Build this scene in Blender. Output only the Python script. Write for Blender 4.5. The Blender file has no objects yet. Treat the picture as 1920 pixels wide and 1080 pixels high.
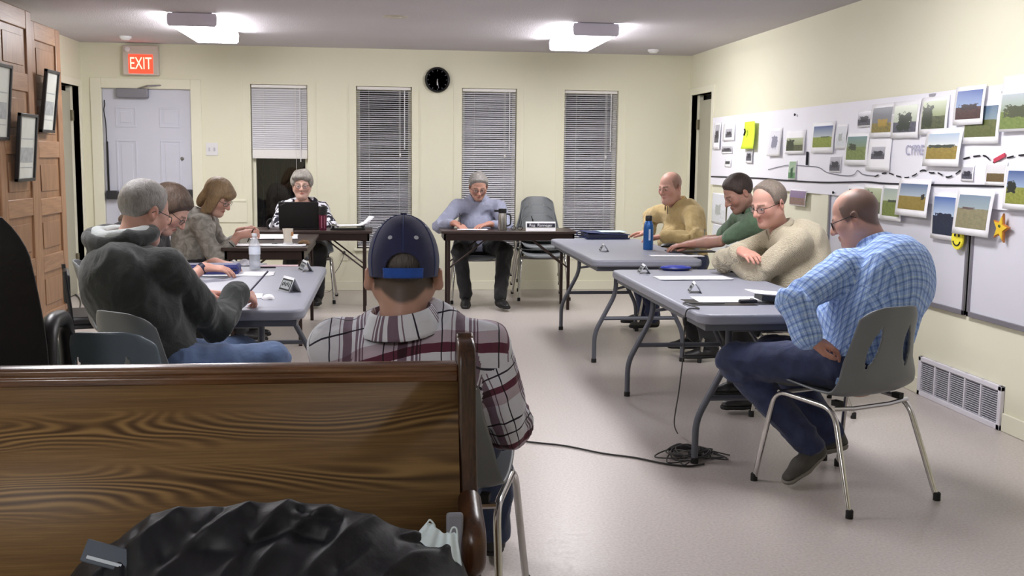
import bpy, bmesh, math, random
import numpy as np
from mathutils import Vector, Matrix

random.seed(7)
rng = np.random.RandomState(11)
SC = bpy.context.scene
COL = SC.collection
PI = math.pi

# ---------------------------------------------------------------- camera
FPX = 2000.0
CAM_H = 1.37
_yc = np.array([722 - 960, 292 - 540, FPX]); _yc /= np.linalg.norm(_yc)
_p2 = np.array([1722 - 960, 292 + 11 - 540, FPX])
_n = np.cross(_yc, _p2); _n /= np.linalg.norm(_n)
if _n[1] < 0: _n = -_n
_zc = -_n
_xc = np.cross(_yc, _zc)
RC = np.stack([_xc, _yc, _zc], 1)            # world -> camera (right, down, forward)
CAM = np.array([0, 0, CAM_H])

def ray(x, y):
    return RC.T @ np.array([x - 960, y - 540, FPX])
def onz(x, y, z):
    d = ray(x, y); return CAM + (z - CAM_H) / d[2] * d
def ony(x, y, Y):
    d = ray(x, y); return CAM + Y / d[1] * d
def onx(x, y, X):
    d = ray(x, y); return CAM + X / d[0] * d

cam = bpy.data.cameras.new('camera')
cam.sensor_width = 36; cam.lens = FPX / 1920 * 36
cam.clip_start = 0.05
camo = bpy.data.objects.new('camera', cam); COL.objects.link(camo)
_m = Matrix.Identity(4)
for i in range(3):
    _m[i][0] = RC[0][i]; _m[i][1] = -RC[1][i]; _m[i][2] = -RC[2][i]; _m[i][3] = CAM[i]
camo.matrix_world = _m
SC.camera = camo

# ---------------------------------------------------------------- materials
_MATS = {}
class NT:
    def __init__(self, name):
        self.m = bpy.data.materials.new(name); self.m.use_nodes = True
        self.t = self.m.node_tree; self.n = self.t.nodes; self.l = self.t.links
        self.b = self.n['Principled BSDF']
    def node(self, typ, **kw):
        x = self.n.new(typ)
        for k, v in kw.items():
            if k in x.inputs and not hasattr(x, k): x.inputs[k].default_value = v
            else: setattr(x, k, v)
        return x
    def link(self, a, b): self.l.new(a, b)
    def setin(self, node, i, v):
        if hasattr(v, 'is_linked') or hasattr(v, 'links'): self.l.new(v, node.inputs[i])
        else: node.inputs[i].default_value = v
    def math(self, op, a, b=0.0, c=0.0):
        x = self.n.new('ShaderNodeMath'); x.operation = op
        self.setin(x, 0, a); self.setin(x, 1, b); self.setin(x, 2, c)
        return x.outputs[0]
    def mix(self, f, a, b, mode='MIX'):
        x = self.n.new('ShaderNodeMix'); x.data_type = 'RGBA'; x.blend_type = mode
        self.setin(x, 0, f); self.setin(x, 6, a); self.setin(x, 7, b)
        return x.outputs[2]
    def ramp(self, f, stops, interp='LINEAR'):
        x = self.n.new('ShaderNodeValToRGB'); x.color_ramp.interpolation = interp
        e = x.color_ramp.elements
        while len(e) > 1: e.remove(e[-1])
        e[0].position = stops[0][0]; e[0].color = c4(stops[0][1])
        for p, c in stops[1:]:
            q = e.new(p); q.color = c4(c)
        self.setin(x, 0, f); return x.outputs[0]
    def coords(self, which='Object', scale=(1, 1, 1), rot=(0, 0, 0)):
        tc = self.n.new('ShaderNodeTexCoord'); mp = self.n.new('ShaderNodeMapping')
        mp.inputs['Scale'].default_value = scale; mp.inputs['Rotation'].default_value = rot
        self.l.new(tc.outputs[which], mp.inputs[0]); return mp.outputs[0]
    def noise(self, vec, scale=5, detail=3, rough=.5, dist=0):
        x = self.n.new('ShaderNodeTexNoise')
        x.inputs['Scale'].default_value = scale; x.inputs['Detail'].default_value = detail
        x.inputs['Roughness'].default_value = rough; x.inputs['Distortion'].default_value = dist
        self.l.new(vec, x.inputs['Vector']); return x.outputs[0]
    def bump(self, h, strength=.3, dist=.01):
        x = self.n.new('ShaderNodeBump'); x.inputs['Strength'].default_value = strength
        x.inputs['Distance'].default_value = dist
        self.l.new(h, x.inputs['Height']); self.l.new(x.outputs[0], self.b.inputs['Normal'])
    def base(self, c): self.setin(self.b, 'Base Color', c if hasattr(c, 'links') else c4(c))
    def rough(self, r): self.setin(self.b, 'Roughness', r)

def c4(c):
    return tuple(c) if len(c) == 4 else (c[0], c[1], c[2], 1.0)
def srgb(r, g, b):
    f = lambda v: (v / 255 / 12.92) if v / 255 <= .04045 else ((v / 255 + .055) / 1.055) ** 2.4
    return (f(r), f(g), f(b))

def M_plain(name, c, rough=.5, metal=0., var=0., scale=8., bump=0., bscale=60., spec=.5, trans=0., ior=1.45, alpha=1., coat=0., sheen=0., stretch=(1, 1, 1), coord='Object'):
    if name in _MATS: return _MATS[name]
    t = NT(name)
    t.b.inputs['Metallic'].default_value = metal
    t.b.inputs['Specular IOR Level'].default_value = spec
    t.b.inputs['Transmission Weight'].default_value = trans
    t.b.inputs['IOR'].default_value = ior
    t.b.inputs['Alpha'].default_value = alpha
    t.b.inputs['Coat Weight'].default_value = coat
    t.b.inputs['Sheen Weight'].default_value = sheen
    t.rough(rough)
    v = t.coords(coord, stretch)
    n = t.noise(v, scale, 4)
    lo = tuple(x * (1 - var) for x in c[:3]); hi = tuple(min(1, x * (1 + var)) for x in c[:3])
    t.base(t.ramp(n, [(.3, lo), (.7, hi)]))
    if bump > 0:
        t.bump(t.noise(v, bscale, 3), bump, .01)
    _MATS[name] = t.m
    return t.m

def M_emit(name, c, s):
    t = NT(name)
    t.base(c); t.b.inputs['Emission Color'].default_value = c4(c); t.b.inputs['Emission Strength'].default_value = s
    return t.m

def M_wood(name, dark, mid, light, axis='X', grain=9., rings=26., rough=.35, contrast=1., coat=0., scale=1.):
    t = NT(name)
    s = {'X': (.55, 2.2, 3.2), 'Z': (3.2, 2.2, .55), 'Y': (3.2, .55, 2.2)}[axis]
    s = tuple(q * scale for q in s)
    v = t.coords('Object', s)
    n = t.noise(v, 1.1, 2, .45, .25)
    w = t.math('SINE', t.math('MULTIPLY', n, rings * 6.283))
    w = t.math('MULTIPLY_ADD', w, .5, .5)
    w = t.math('POWER', w, 1.6)
    s2 = {'X': (2.5, 60, 90), 'Z': (90, 60, 2.5), 'Y': (90, 2.5, 60)}[axis]
    f = t.noise(t.coords('Object', s2), grain / 4, 3, .7)
    big = t.noise(t.coords('Object', tuple(q * .6 for q in s)), 1.7, 2)
    fac = t.math('MULTIPLY_ADD', f, .75, t.math('MULTIPLY_ADD', w, .38 * contrast, -.25 * contrast))
    fac = t.math('MULTIPLY_ADD', big, .55, t.math('ADD', fac, -.2))
    t.base(t.ramp(fac, [(.12, dark), (.42, mid), (.78, light)]))
    t.rough(rough); t.b.inputs['Coat Weight'].default_value = coat
    t.b.inputs['Coat Roughness'].default_value = .25
    t.bump(f, .12, .004)
    return t.m

# ---------------------------------------------------------------- mesh builder
class MB:
    def __init__(self): self.v = []; self.f = []; self.uv = {}; self.mi = []
    def add(self, vs, fs, M=None, mi=0):
        o = len(self.v)
        for p in vs:
            p = Vector(p)
            self.v.append(tuple(M @ p) if M is not None else tuple(p))
        for f in fs: self.f.append(tuple(i + o for i in f)); self.mi.append(mi)
        return self
    def box(self, c, s, M=None, mi=0):
        x, y, z = s[0] / 2, s[1] / 2, s[2] / 2
        vs = [(c[0] + a * x, c[1] + b * y, c[2] + d * z) for a in (-1, 1) for b in (-1, 1) for d in (-1, 1)]
        return self.add(vs, [(0, 1, 3, 2), (4, 6, 7, 5), (0, 4, 5, 1), (2, 3, 7, 6), (0, 2, 6, 4), (1, 5, 7, 3)], M, mi)
    def bx(self, a, b, M=None, mi=0):
        return self.box([(p + q) / 2 for p, q in zip(a, b)], [abs(q - p) for p, q in zip(a, b)], M, mi)
    def tube(self, pts, r, n=10, caps=True, closed=False, M=None, flat=None, mi=0):
        pts = [Vector(p) for p in pts]; N = len(pts)
        rs = r if hasattr(r, '__len__') else [r] * N
        tang = []
        for i in range(N):
            a = pts[(i - 1) % N] if (closed or i > 0) else pts[i]
            b = pts[(i + 1) % N] if (closed or i < N - 1) else pts[i]
            d = b - a
            tang.append(d.normalized() if d.length > 1e-9 else Vector((0, 0, 1)))
        u = tang[0].orthogonal().normalized()
        if flat is not None:
            u = (Vector(flat[0]) - tang[0] * Vector(flat[0]).dot(tang[0])).normalized()
        vs = []; fs = []
        for i in range(N):
            u = (u - tang[i] * u.dot(tang[i]))
            u = u.normalized() if u.length > 1e-6 else tang[i].orthogonal().normalized()
            w = tang[i].cross(u)
            for k in range(n):
                a = 2 * PI * k / n
                fx = flat[1] if flat is not None else 1
                vs.append(pts[i] + (u * math.cos(a) * fx + w * math.sin(a)) * rs[i])
        m = N if closed else N - 1
        for i in range(m):
            for k in range(n):
                j = (i + 1) % N
                fs.append((i * n + k, i * n + (k + 1) % n, j * n + (k + 1) % n, j * n + k))
        if caps and not closed:
            fs.append(tuple(range(n - 1, -1, -1))); fs.append(tuple((N - 1) * n + k for k in range(n)))
        return self.add(vs, fs, M, mi)
    def lathe(self, prof, n=24, M=None, c=(0, 0, 0), caps=True, mi=0):
        vs = []; fs = []; N = len(prof)
        for r, z in prof:
            for k in range(n):
                a = 2 * PI * k / n
                vs.append((c[0] + r * math.cos(a), c[1] + r * math.sin(a), c[2] + z))
        for i in range(N - 1):
            for k in range(n):
                fs.append((i * n + k, i * n + (k + 1) % n, (i + 1) * n + (k + 1) % n, (i + 1) * n + k))
        if caps:
            fs.append(tuple(range(n - 1, -1, -1))); fs.append(tuple((N - 1) * n + k for k in range(n)))
        return self.add(vs, fs, M, mi)
    def prism(self, poly, z0, z1, M=None, mi=0):
        n = len(poly)
        vs = [(p[0], p[1], z0) for p in poly] + [(p[0], p[1], z1) for p in poly]
        fs = [tuple(range(n - 1, -1, -1)), tuple(range(n, 2 * n))]
        for i in range(n): fs.append((i, (i + 1) % n, n + (i + 1) % n, n + i))
        return self.add(vs, fs, M, mi)
    def grid(self, nu, nv, fn, skip=None, M=None, mi=0):
        vs = [fn(i / nu, j / nv) for j in range(nv + 1) for i in range(nu + 1)]
        fs = []
        for j in range(nv):
            for i in range(nu):
                if skip and skip((i + .5) / nu, (j + .5) / nv): continue
                a = j * (nu + 1) + i
                fs.append((a, a + 1, a + nu + 2, a + nu + 1))
        return self.add(vs, fs, M, mi)
    def build(self, name, mat, parent=None, bevel=0, seg=2, angle=40, solid=0, sub=0, fix=True):
        me = bpy.data.meshes.new(name)
        me.from_pydata(self.v, [], self.f)
        if fix:
            bm = bmesh.new(); bm.from_mesh(me)
            bmesh.ops.recalc_face_normals(bm, faces=bm.faces); bm.to_mesh(me); bm.free()
        mats = mat if isinstance(mat, (list, tuple)) else [mat]
        for m in mats: me.materials.append(m)
        if len(mats) > 1: me.polygons.foreach_set('material_index', self.mi)
        return link_mesh(name, me, parent, bevel, seg, angle, solid, sub)

def link_mesh(name, me, parent=None, bevel=0, seg=2, angle=40, solid=0, sub=0):
    me.polygons.foreach_set('use_smooth', [True] * len(me.polygons))
    if angle < 179: me.set_sharp_from_angle(angle=math.radians(angle))
    o = bpy.data.objects.new(name, me); COL.objects.link(o)
    if parent is not None: o.parent = parent
    if solid:
        m = o.modifiers.new('solid', 'SOLIDIFY'); m.thickness = solid; m.offset = 0
    if sub:
        m = o.modifiers.new('sub', 'SUBSURF'); m.levels = sub; m.render_levels = sub
    if bevel:
        m = o.modifiers.new('bevel', 'BEVEL'); m.width = bevel; m.segments = seg; m.limit_method = 'ANGLE'
        m.angle_limit = math.radians(35)
    return o

def thing(name, label, cat, loc=(0, 0, 0), rz=0, group=None):
    o = bpy.data.objects.new(name, None); COL.objects.link(o); o.empty_display_size = .1
    o.location = loc; o.rotation_euler = (0, 0, rz)
    return tag(o, label, cat, group)
def tag(o, label, cat, group=None):
    o['label'] = label; o['category'] = cat
    if group: o['group'] = group
    return o
def struct(o): o['kind'] = 'structure'; return o
def dup(root, loc, rz, label, group=None, name=None):
    r = root.copy(); COL.objects.link(r); r.location = loc; r.rotation_euler = (0, 0, rz)
    r['label'] = label
    if group: r['group'] = group
    for ch in list(root.children):
        c = ch.copy(); COL.objects.link(c); c.parent = r
        for g in list(ch.children):
            d = g.copy(); COL.objects.link(d); d.parent = c
    return r

def fillet(pts, r, seg=6, closed=False):
    pts = [Vector(p) for p in pts]; out = []
    N = len(pts)
    for i, p in enumerate(pts):
        if not closed and (i == 0 or i == N - 1): out.append(p); continue
        a = pts[(i - 1) % N]; b = pts[(i + 1) % N]
        da = (a - p); db = (b - p)
        rr = min(r, da.length * .49, db.length * .49)
        q0 = p + da.normalized() * rr; q1 = p + db.normalized() * rr
        for k in range(seg + 1):
            t = k / seg
            out.append(q0 * (1 - t) ** 2 + p * 2 * t * (1 - t) + q1 * t * t)
    return out
def rrect(w, h, r, seg=5):
    out = []
    for cx, cy, a0 in ((w / 2 - r, h / 2 - r, 0), (-w / 2 + r, h / 2 - r, 90), (-w / 2 + r, -h / 2 + r, 180), (w / 2 - r, -h / 2 + r, 270)):
        for k in range(seg + 1):
            a = math.radians(a0 + 90 * k / seg); out.append((cx + r * math.cos(a), cy + r * math.sin(a)))
    return out
def frame_m(o, x, y, z):
    m = Matrix.Identity(4)
    for i in range(3): m[i][0] = x[i]; m[i][1] = y[i]; m[i][2] = z[i]; m[i][3] = o[i]
    return m
def text_mesh(name, s, size, mat, parent=None, M=None, depth=.001, align='CENTER', bold=0.):
    cu = bpy.data.curves.new(name, 'FONT'); cu.body = s; cu.size = size; cu.extrude = depth / 2
    cu.align_x = align; cu.align_y = 'CENTER'; cu.offset = bold
    o = bpy.data.objects.new(name + '_tmp', cu); COL.objects.link(o)
    dg = bpy.context.evaluated_depsgraph_get(); dg.update()
    me = bpy.data.meshes.new_from_object(o.evaluated_get(dg)); me.name = name
    bpy.data.objects.remove(o); bpy.data.curves.remove(cu)
    if M is not None: me.transform(M)
    me.materials.clear(); me.materials.append(mat)
    return link_mesh(name, me, parent)
def spline(ctrl, n=8, closed=False):
    P = [Vector(p) for p in ctrl]; N = len(P); out = []
    rng_ = range(N) if closed else range(N - 1)
    for i in rng_:
        if closed: a, b, c, d = P[i - 1], P[i], P[(i + 1) % N], P[(i + 2) % N]
        else: a, b, c, d = P[max(i - 1, 0)], P[i], P[i + 1], P[min(i + 2, N - 1)]
        for k in range(n):
            t = k / n
            out.append(.5 * ((2 * b) + (c - a) * t + (2 * a - 5 * b + 4 * c - d) * t * t + (3 * b - a - 3 * c + d) * t ** 3))
    if not closed: out.append(P[-1])
    return out

# ---------------------------------------------------------------- signed distance bodies -> mesh
class SDF:
    """Implicit solid: smooth unions of tapered capsules and ellipsoids, meshed by surface nets."""
    def __init__(self): self.ops = []
    def cone(self, a, b, ra, rb, k=.02, op='u', sq=None):
        self.ops.append(('c', np.array(a, float), np.array(b, float), ra, rb, k, op, sq)); return self
    def ell(self, c, r, R=None, k=.02, op='u'):
        self.ops.append(('e', np.array(c, float), np.array(r, float), np.eye(3) if R is None else np.array(R, float), None, k, op, None)); return self
    def bounds(self):
        lo = np.full(3, 9e9); hi = -lo
        for o in self.ops:
            if o[6] != 'u': continue
            if o[0] == 'c':
                r = max(o[3], o[4]) * 1.3
                for p in (o[1], o[2]): lo = np.minimum(lo, p - r); hi = np.maximum(hi, p + r)
            else:
                r = np.abs(o[3].T) @ o[2] if False else np.full(3, o[2].max())
                lo = np.minimum(lo, o[1] - r); hi = np.maximum(hi, o[1] + r)
        return lo, hi
    @staticmethod
    def prim(o, p):
        if o[0] == 'c':
            a, b, ra, rb = o[1:5]; sq = o[7]
            ba = b - a; pa = p - a
            h = np.clip((pa @ ba) / max(ba @ ba, 1e-12), 0, 1)
            q = pa - h[..., None] * ba
            if sq is not None:
                n, s = np.array(sq[0], float), sq[1]
                n = n / np.linalg.norm(n)
                q = q + (q @ n)[..., None] * n * (s - 1)
            return np.sqrt((q * q).sum(-1)) - (ra + (rb - ra) * h)
        q = (p - o[1]) @ o[3].T
        k0 = np.sqrt(((q / o[2]) ** 2).sum(-1)); k1 = np.sqrt(((q / o[2] ** 2) ** 2).sum(-1)) + 1e-9
        return k0 * (k0 - 1) / k1
    def mesh(self, h, pad=.03, post=None, smooth=1):
        lo, hi = self.bounds(); lo = lo - pad; hi = hi + pad
        n = np.ceil((hi - lo) / h).astype(int) + 1
        ax = [lo[i] + h * np.arange(n[i]) for i in range(3)]
        F = np.full(n, .2)
        for o in self.ops:
            k = o[5]
            if o[0] == 'c':
                r = max(o[3], o[4]) * (1.3 if o[7] else 1.)
                l = np.minimum(o[1], o[2]) - r; u = np.maximum(o[1], o[2]) + r
            else:
                l = o[1] - o[2].max(); u = o[1] + o[2].max()
            g = k + 3 * h
            i0 = np.clip(((l - g - lo) / h).astype(int), 0, n); i1 = np.clip(((u + g - lo) / h).astype(int) + 2, 0, n)
            if (i1 <= i0).any(): continue
            P = np.stack(np.meshgrid(*[ax[i][i0[i]:i1[i]] for i in range(3)], indexing='ij'), -1)
            d = self.prim(o, P)
            sl = tuple(slice(i0[i], i1[i]) for i in range(3))
            f = F[sl]
            if o[6] == 'u':
                hh = np.clip(.5 + .5 * (f - d) / k, 0, 1); F[sl] = f * (1 - hh) + d * hh - k * hh * (1 - hh)
            elif o[6] == 's':
                hh = np.clip(.5 - .5 * (f + d) / k, 0, 1); F[sl] = f * (1 - hh) - d * hh + k * hh * (1 - hh)
            elif o[6] == 'i':
                F[sl] = np.maximum(f, d)
        if post is not None:
            P = np.stack(np.meshgrid(*ax, indexing='ij'), -1)
            F = post(P, F)
        return nets(F, lo, h, smooth)

def nets(F, lo, h, smooth=1):
    F = F.copy()
    for s in (0, -1):
        F[s] = .1; F[:, s] = .1; F[:, :, s] = .1
    S = F < 0
    c = [S[i:S.shape[0] - 1 + i, j:S.shape[1] - 1 + j, k:S.shape[2] - 1 + k].astype(np.int8) for i in (0, 1) for j in (0, 1) for k in (0, 1)]
    t = sum(c); mask = (t > 0) & (t < 8)
    idx = np.argwhere(mask)
    acc = np.zeros((len(idx), 3)); cnt = np.zeros(len(idx))
    cor = [(i, j, k) for i in (0, 1) for j in (0, 1) for k in (0, 1)]
    for a in cor:
        for ax in range(3):
            if a[ax]: continue
            b = list(a); b[ax] = 1
            fa = F[tuple((idx + a).T)]; fb = F[tuple((idx + b).T)]
            x = (fa < 0) != (fb < 0)
            tt = np.where(x, fa / np.where(x, fa - fb, 1), 0)
            p = np.array(a, float)[None] + tt[:, None] * (np.array(b) - np.array(a))[None]
            acc[x] += p[x]; cnt[x] += 1
    V = lo + h * (idx + acc / cnt[:, None])
    ids = np.full(mask.shape, -1, np.int64); ids[mask] = np.arange(len(idx))
    Q = []
    sh = F.shape
    for ax in range(3):
        u, v = (ax + 1) % 3, (ax + 2) % 3
        s0 = [slice(None)] * 3; s1 = [slice(None)] * 3
        s0[ax] = slice(0, sh[ax] - 1); s1[ax] = slice(1, sh[ax])
        ed = S[tuple(s0)] != S[tuple(s1)]
        e = np.argwhere(ed)
        ok = (e[:, u] > 0) & (e[:, v] > 0) & (e[:, u] < sh[u] - 1) & (e[:, v] < sh[v] - 1)
        e = e[ok]
        du = np.zeros(3, int); du[u] = 1; dv = np.zeros(3, int); dv[v] = 1
        q = np.stack([ids[tuple((e - du - dv).T)], ids[tuple((e - dv).T)], ids[tuple(e.T)], ids[tuple((e - du).T)]], 1)
        inside = S[tuple(e.T)]
        q[~inside] = q[~inside][:, ::-1]
        Q.append(q)
    Q = np.concatenate(Q)
    for _ in range(smooth):
        s = np.zeros_like(V); w = np.zeros(len(V))
        for a in range(4):
            b = (a + 1) % 4
            np.add.at(s, Q[:, a], V[Q[:, b]]); np.add.at(w, Q[:, a], 1)
            np.add.at(s, Q[:, b], V[Q[:, a]]); np.add.at(w, Q[:, b], 1)
        V = .5 * V + .5 * s / w[:, None]
    return V, Q

def vnormals(V, Q):
    n = np.cross(V[Q[:, 2]] - V[Q[:, 0]], V[Q[:, 3]] - V[Q[:, 1]])
    N = np.zeros_like(V)
    for a in range(4): np.add.at(N, Q[:, a], n)
    return N / (np.linalg.norm(N, axis=1)[:, None] + 1e-12)

def np_mesh(name, V, Q, mat, parent=None, col=None, uv=None, angle=180):
    me = bpy.data.meshes.new(name)
    me.vertices.add(len(V)); me.vertices.foreach_set('co', V.astype(np.float32).ravel())
    me.loops.add(Q.size); me.loops.foreach_set('vertex_index', Q.astype(np.int32).ravel())
    me.polygons.add(len(Q)); me.polygons.foreach_set('loop_start', np.arange(0, Q.size, 4, dtype=np.int32))
    me.update(calc_edges=True)
    if col is not None:
        at = me.color_attributes.new('Col', 'FLOAT_COLOR', 'POINT')
        at.data.foreach_set('color', np.concatenate([col, np.ones((len(col), 1))], 1).astype(np.float32).ravel())
    if uv is not None:
        l = me.uv_layers.new(name='UVMap'); l.data.foreach_set('uv', uv.astype(np.float32).ravel())
    me.validate()
    me.materials.append(mat)
    return link_mesh(name, me, parent, angle=angle)

_wd = [(np.array([math.cos(a) * math.cos(b), math.sin(a) * math.cos(b), math.sin(b)]), f, p) for a, b, f, p in
       [(rng.uniform(0, 6.28), rng.uniform(-1.2, 1.2), rng.uniform(.6, 1.6), rng.uniform(0, 6.28)) for _ in range(14)]]
def wob(P, freq, seed=0):
    """sum-of-sines pseudo noise, about -1..1"""
    s = np.zeros(P.shape[:-1])
    for i, (d, f, p) in enumerate(_wd):
        s += np.sin((P @ d) * freq * f + p + seed * (1.7 + i))
    return s / 5.
def fold(P, freq, seed=0):
    a = wob(P + .02 * np.stack([wob(P, freq * .6, seed + 3), wob(P, freq * .5, seed + 5), wob(P, freq * .7, seed + 9)], -1), freq, seed)
    return 1 - np.abs(a) * 1.6
# ================================================================= ROOM
XL, XR, YB, YF, ZC = -2.93, 3.15, 10.95, -2.6, 2.43
m_wall = M_plain('wall_paint', srgb(228, 226, 204), .6, var=.02, scale=1.2, bump=.05, bscale=180, spec=.3)
m_trim = M_plain('trim_paint', srgb(230, 228, 208), .45, var=.015, scale=3, spec=.4)
m_ceil = M_plain('stipple_ceiling', srgb(204, 200, 206), .85, var=.02, scale=2, bump=.5, bscale=110, spec=.2)
m_black = M_plain('black_plastic', (.012, .012, .014), .4)
m_white = M_plain('white_plastic', srgb(225, 225, 228), .4, var=.01)
m_chrome = M_plain('chrome', (.62, .61, .6), .18, metal=1., var=.05, scale=30)
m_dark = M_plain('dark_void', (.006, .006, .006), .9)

def floor_mat():
    t = NT('speckled_vinyl')
    v = t.coords('Object')
    n = t.noise(v, 90, 3, .6); big = t.noise(v, .8, 2)
    c = t.ramp(n, [(.3, srgb(172, 163, 159)), (.5, srgb(188, 180, 175)), (.7, srgb(199, 192, 187))])
    c = t.mix(t.math('MULTIPLY', big, .25), c, (*srgb(172, 164, 158), 1))
    t.base(c)
    t.rough(t.math('MULTIPLY_ADD', t.noise(v, 40, 2), .12, .27))
    t.b.inputs['Specular IOR Level'].default_value = .45
    t.bump(n, .03, .002)
    return t.m
b = MB(); b.bx((XL - .3, YF, -.1), (XR + .3, YB + .3, 0)); struct(b.build('floor', floor_mat()))
b = MB(); b.bx((XL - .3, YF, ZC), (XR + .3, YB + .3, ZC + .1)); struct(b.build('ceiling', m_ceil))

DX0, DX1, DZ = -2.757, -1.888, 2.008
WIN = [(-1.325, -.768), (-.287, .27), (.777, 1.338), (1.83, 2.395)]
WZ0, WZ1 = .43, 2.06
def holed(b, axis, at, th, lo, hi, zlo, zhi, holes):
    cur = lo
    def put(a, c, z0, z1):
        if c - a < 1e-4 or z1 - z0 < 1e-4: return
        if axis == 'y': b.bx((a, at, z0), (c, at + th, z1))
        else: b.bx((at, a, z0), (at + th, c, z1))
    for a, c, z0, z1 in sorted(holes):
        put(cur, a, zlo, zhi); put(a, c, zlo, z0); put(a, c, z1, zhi); cur = c
    put(cur, hi, zlo, zhi)
b = MB(); holed(b, 'y', YB, .16, XL - .3, XR + .3, 0, ZC, [(DX0, DX1, 0, DZ)] + [(a, c, WZ0, WZ1) for a, c in WIN])
struct(b.build('wall_back', m_wall))
b = MB(); holed(b, 'x', XR, .12, YF, YB, 0, ZC, [(10.17, 10.87, 0, 2.02)]); struct(b.build('wall_right', m_wall))
b = MB(); holed(b, 'x', XL - .12, .12, YF, YB, 0, ZC, [(10.12, 10.84, 0, 2.0)]); struct(b.build('wall_left', m_wall))
b = MB(); b.bx((XL - .3, YF - .1, 0), (XR + .3, YF, ZC)); struct(b.build('wall_front', m_wall))

# baseboards (with gaps at the doors and at the grille)
def board(name, segs):
    b = MB()
    for a, c in segs:
        b.bx(a, c)
        top = max(a[2], c[2])
    struct(b.build(name, m_trim, bevel=.004))
board('baseboard_back', [((-1.80, YB - .014, 0), (XR, YB, .095))])
board('baseboard_right', [((XR - .014, YF, 0), (XR, 5.02, .095)), ((XR - .014, 5.90, 0), (XR, 10.08, .095))])
board('baseboard_left', [((XL, YF, 0), (XL + .014, 10.02, .095))])

# ---- steel exit door, left end of the back wall
m_door = M_plain('white_door_paint', srgb(206, 208, 222), .4, var=.015, scale=2)
d = thing('door_1', 'white panelled exit door with dark push bar and door closer', 'door', (0, 0, 0)); struct(d)
y0 = YB + .03
b = MB(); b.bx((DX0 + .012, y0, .008), (DX1 - .012, y0 + .04, DZ - .01))
W = DX1 - DX0
def raised(b, x0, x1, z0, z1, y):
    w = .018
    for (p, q) in (((x0, z0), (x1, z0 + w)), ((x0, z1 - w), (x1, z1)), ((x0, z0 + w), (x0 + w, z1 - w)), ((x1 - w, z0 + w), (x1, z1 - w))):
        b.bx((p[0], y - .006, p[1]), (q[0], y + .002, q[1]))
    b.bx((x0 + .045, y - .004, z0 + .045), (x1 - .045, y + .002, z1 - .045))
for i in (0, 1):
    xa = DX0 + .13 + i * (W / 2 - .015); xb = xa + W / 2 - .235
    for z0, z1 in ((1.62, 1.82), (.98, 1.5), (.22, .84)): raised(b, xa, xb, z0, z1, y0)
leaf = b.build('door_leaf', m_door, d, bevel=.002)
b = MB(); b.bx((DX0 + .04, y0 - .055, .93), (DX1 - .03, y0 - .03, .985)); b.bx((DX0 + .03, y0 - .06, .915), (DX0 + .14, y0, 1.0)); b.bx((DX1 - .22, y0 - .06, .9), (DX1 - .02, y0, 1.015))
b.build('push_bar', M_plain('push_bar_dark', srgb(58, 58, 62), .35, metal=.3), d, bevel=.006)
b = MB(); b.bx((-2.60, y0 - .07, 1.905), (-2.30, y0, 1.995)); c_ = b.build('door_closer', M_plain('closer_grey', srgb(136, 136, 146), .4, metal=.4), d, bevel=.008)
b = MB(); b.tube([(-2.40, y0 - .04, 1.995), (-2.30, y0 - .10, 2.02), (-2.16, y0 - .03, 2.03)], .009, 8); b.build('closer_arm', m_chrome, d)
b = MB(); b.lathe([(.018, 0), (.018, .01), (.012, .012)], 12, Matrix.Translation((DX1 - .11, y0, 1.32)) @ Matrix.Rotation(PI / 2, 4, 'X')); b.build('deadbolt', M_plain('dull_metal', (.2, .2, .2), .4, metal=.8), d)
b = MB()
b.bx((DX0 - .09, YB - .016, 0), (DX0 + .012, YB + .03, DZ + .085)); b.bx((DX1 - .012, YB - .016, 0), (DX1 + .09, YB + .03, DZ + .085)); b.bx((DX0 + .012, YB - .016, DZ - .012), (DX1 - .012, YB + .03, DZ + .085))
struct(b.build('trim_1', m_trim, bevel=.004))
# dark strip standing in for the shaded gap at the hinge side of the door
t = thing('door_gap_strip', 'thin dark strip standing in for the shaded gap beside the white exit door', 'strap', (DX0 + .035, YB + .01, 1.78))
b = MB(); b.tube(spline([(0, 0, .1), (.005, -.01, .05), (-.004, -.012, 0), (.008, -.008, -.12), (.012, -.008, -.3)], 4), .006, 6); b.build('cord', m_black, t)  # bent upper end of the gap shade strip, not a real cord
b = MB(); b.bx((.006, -.016, -.3), (.026, -.004, -.86)); b.build('gap_strip_end', m_black, t, bevel=.003)

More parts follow.
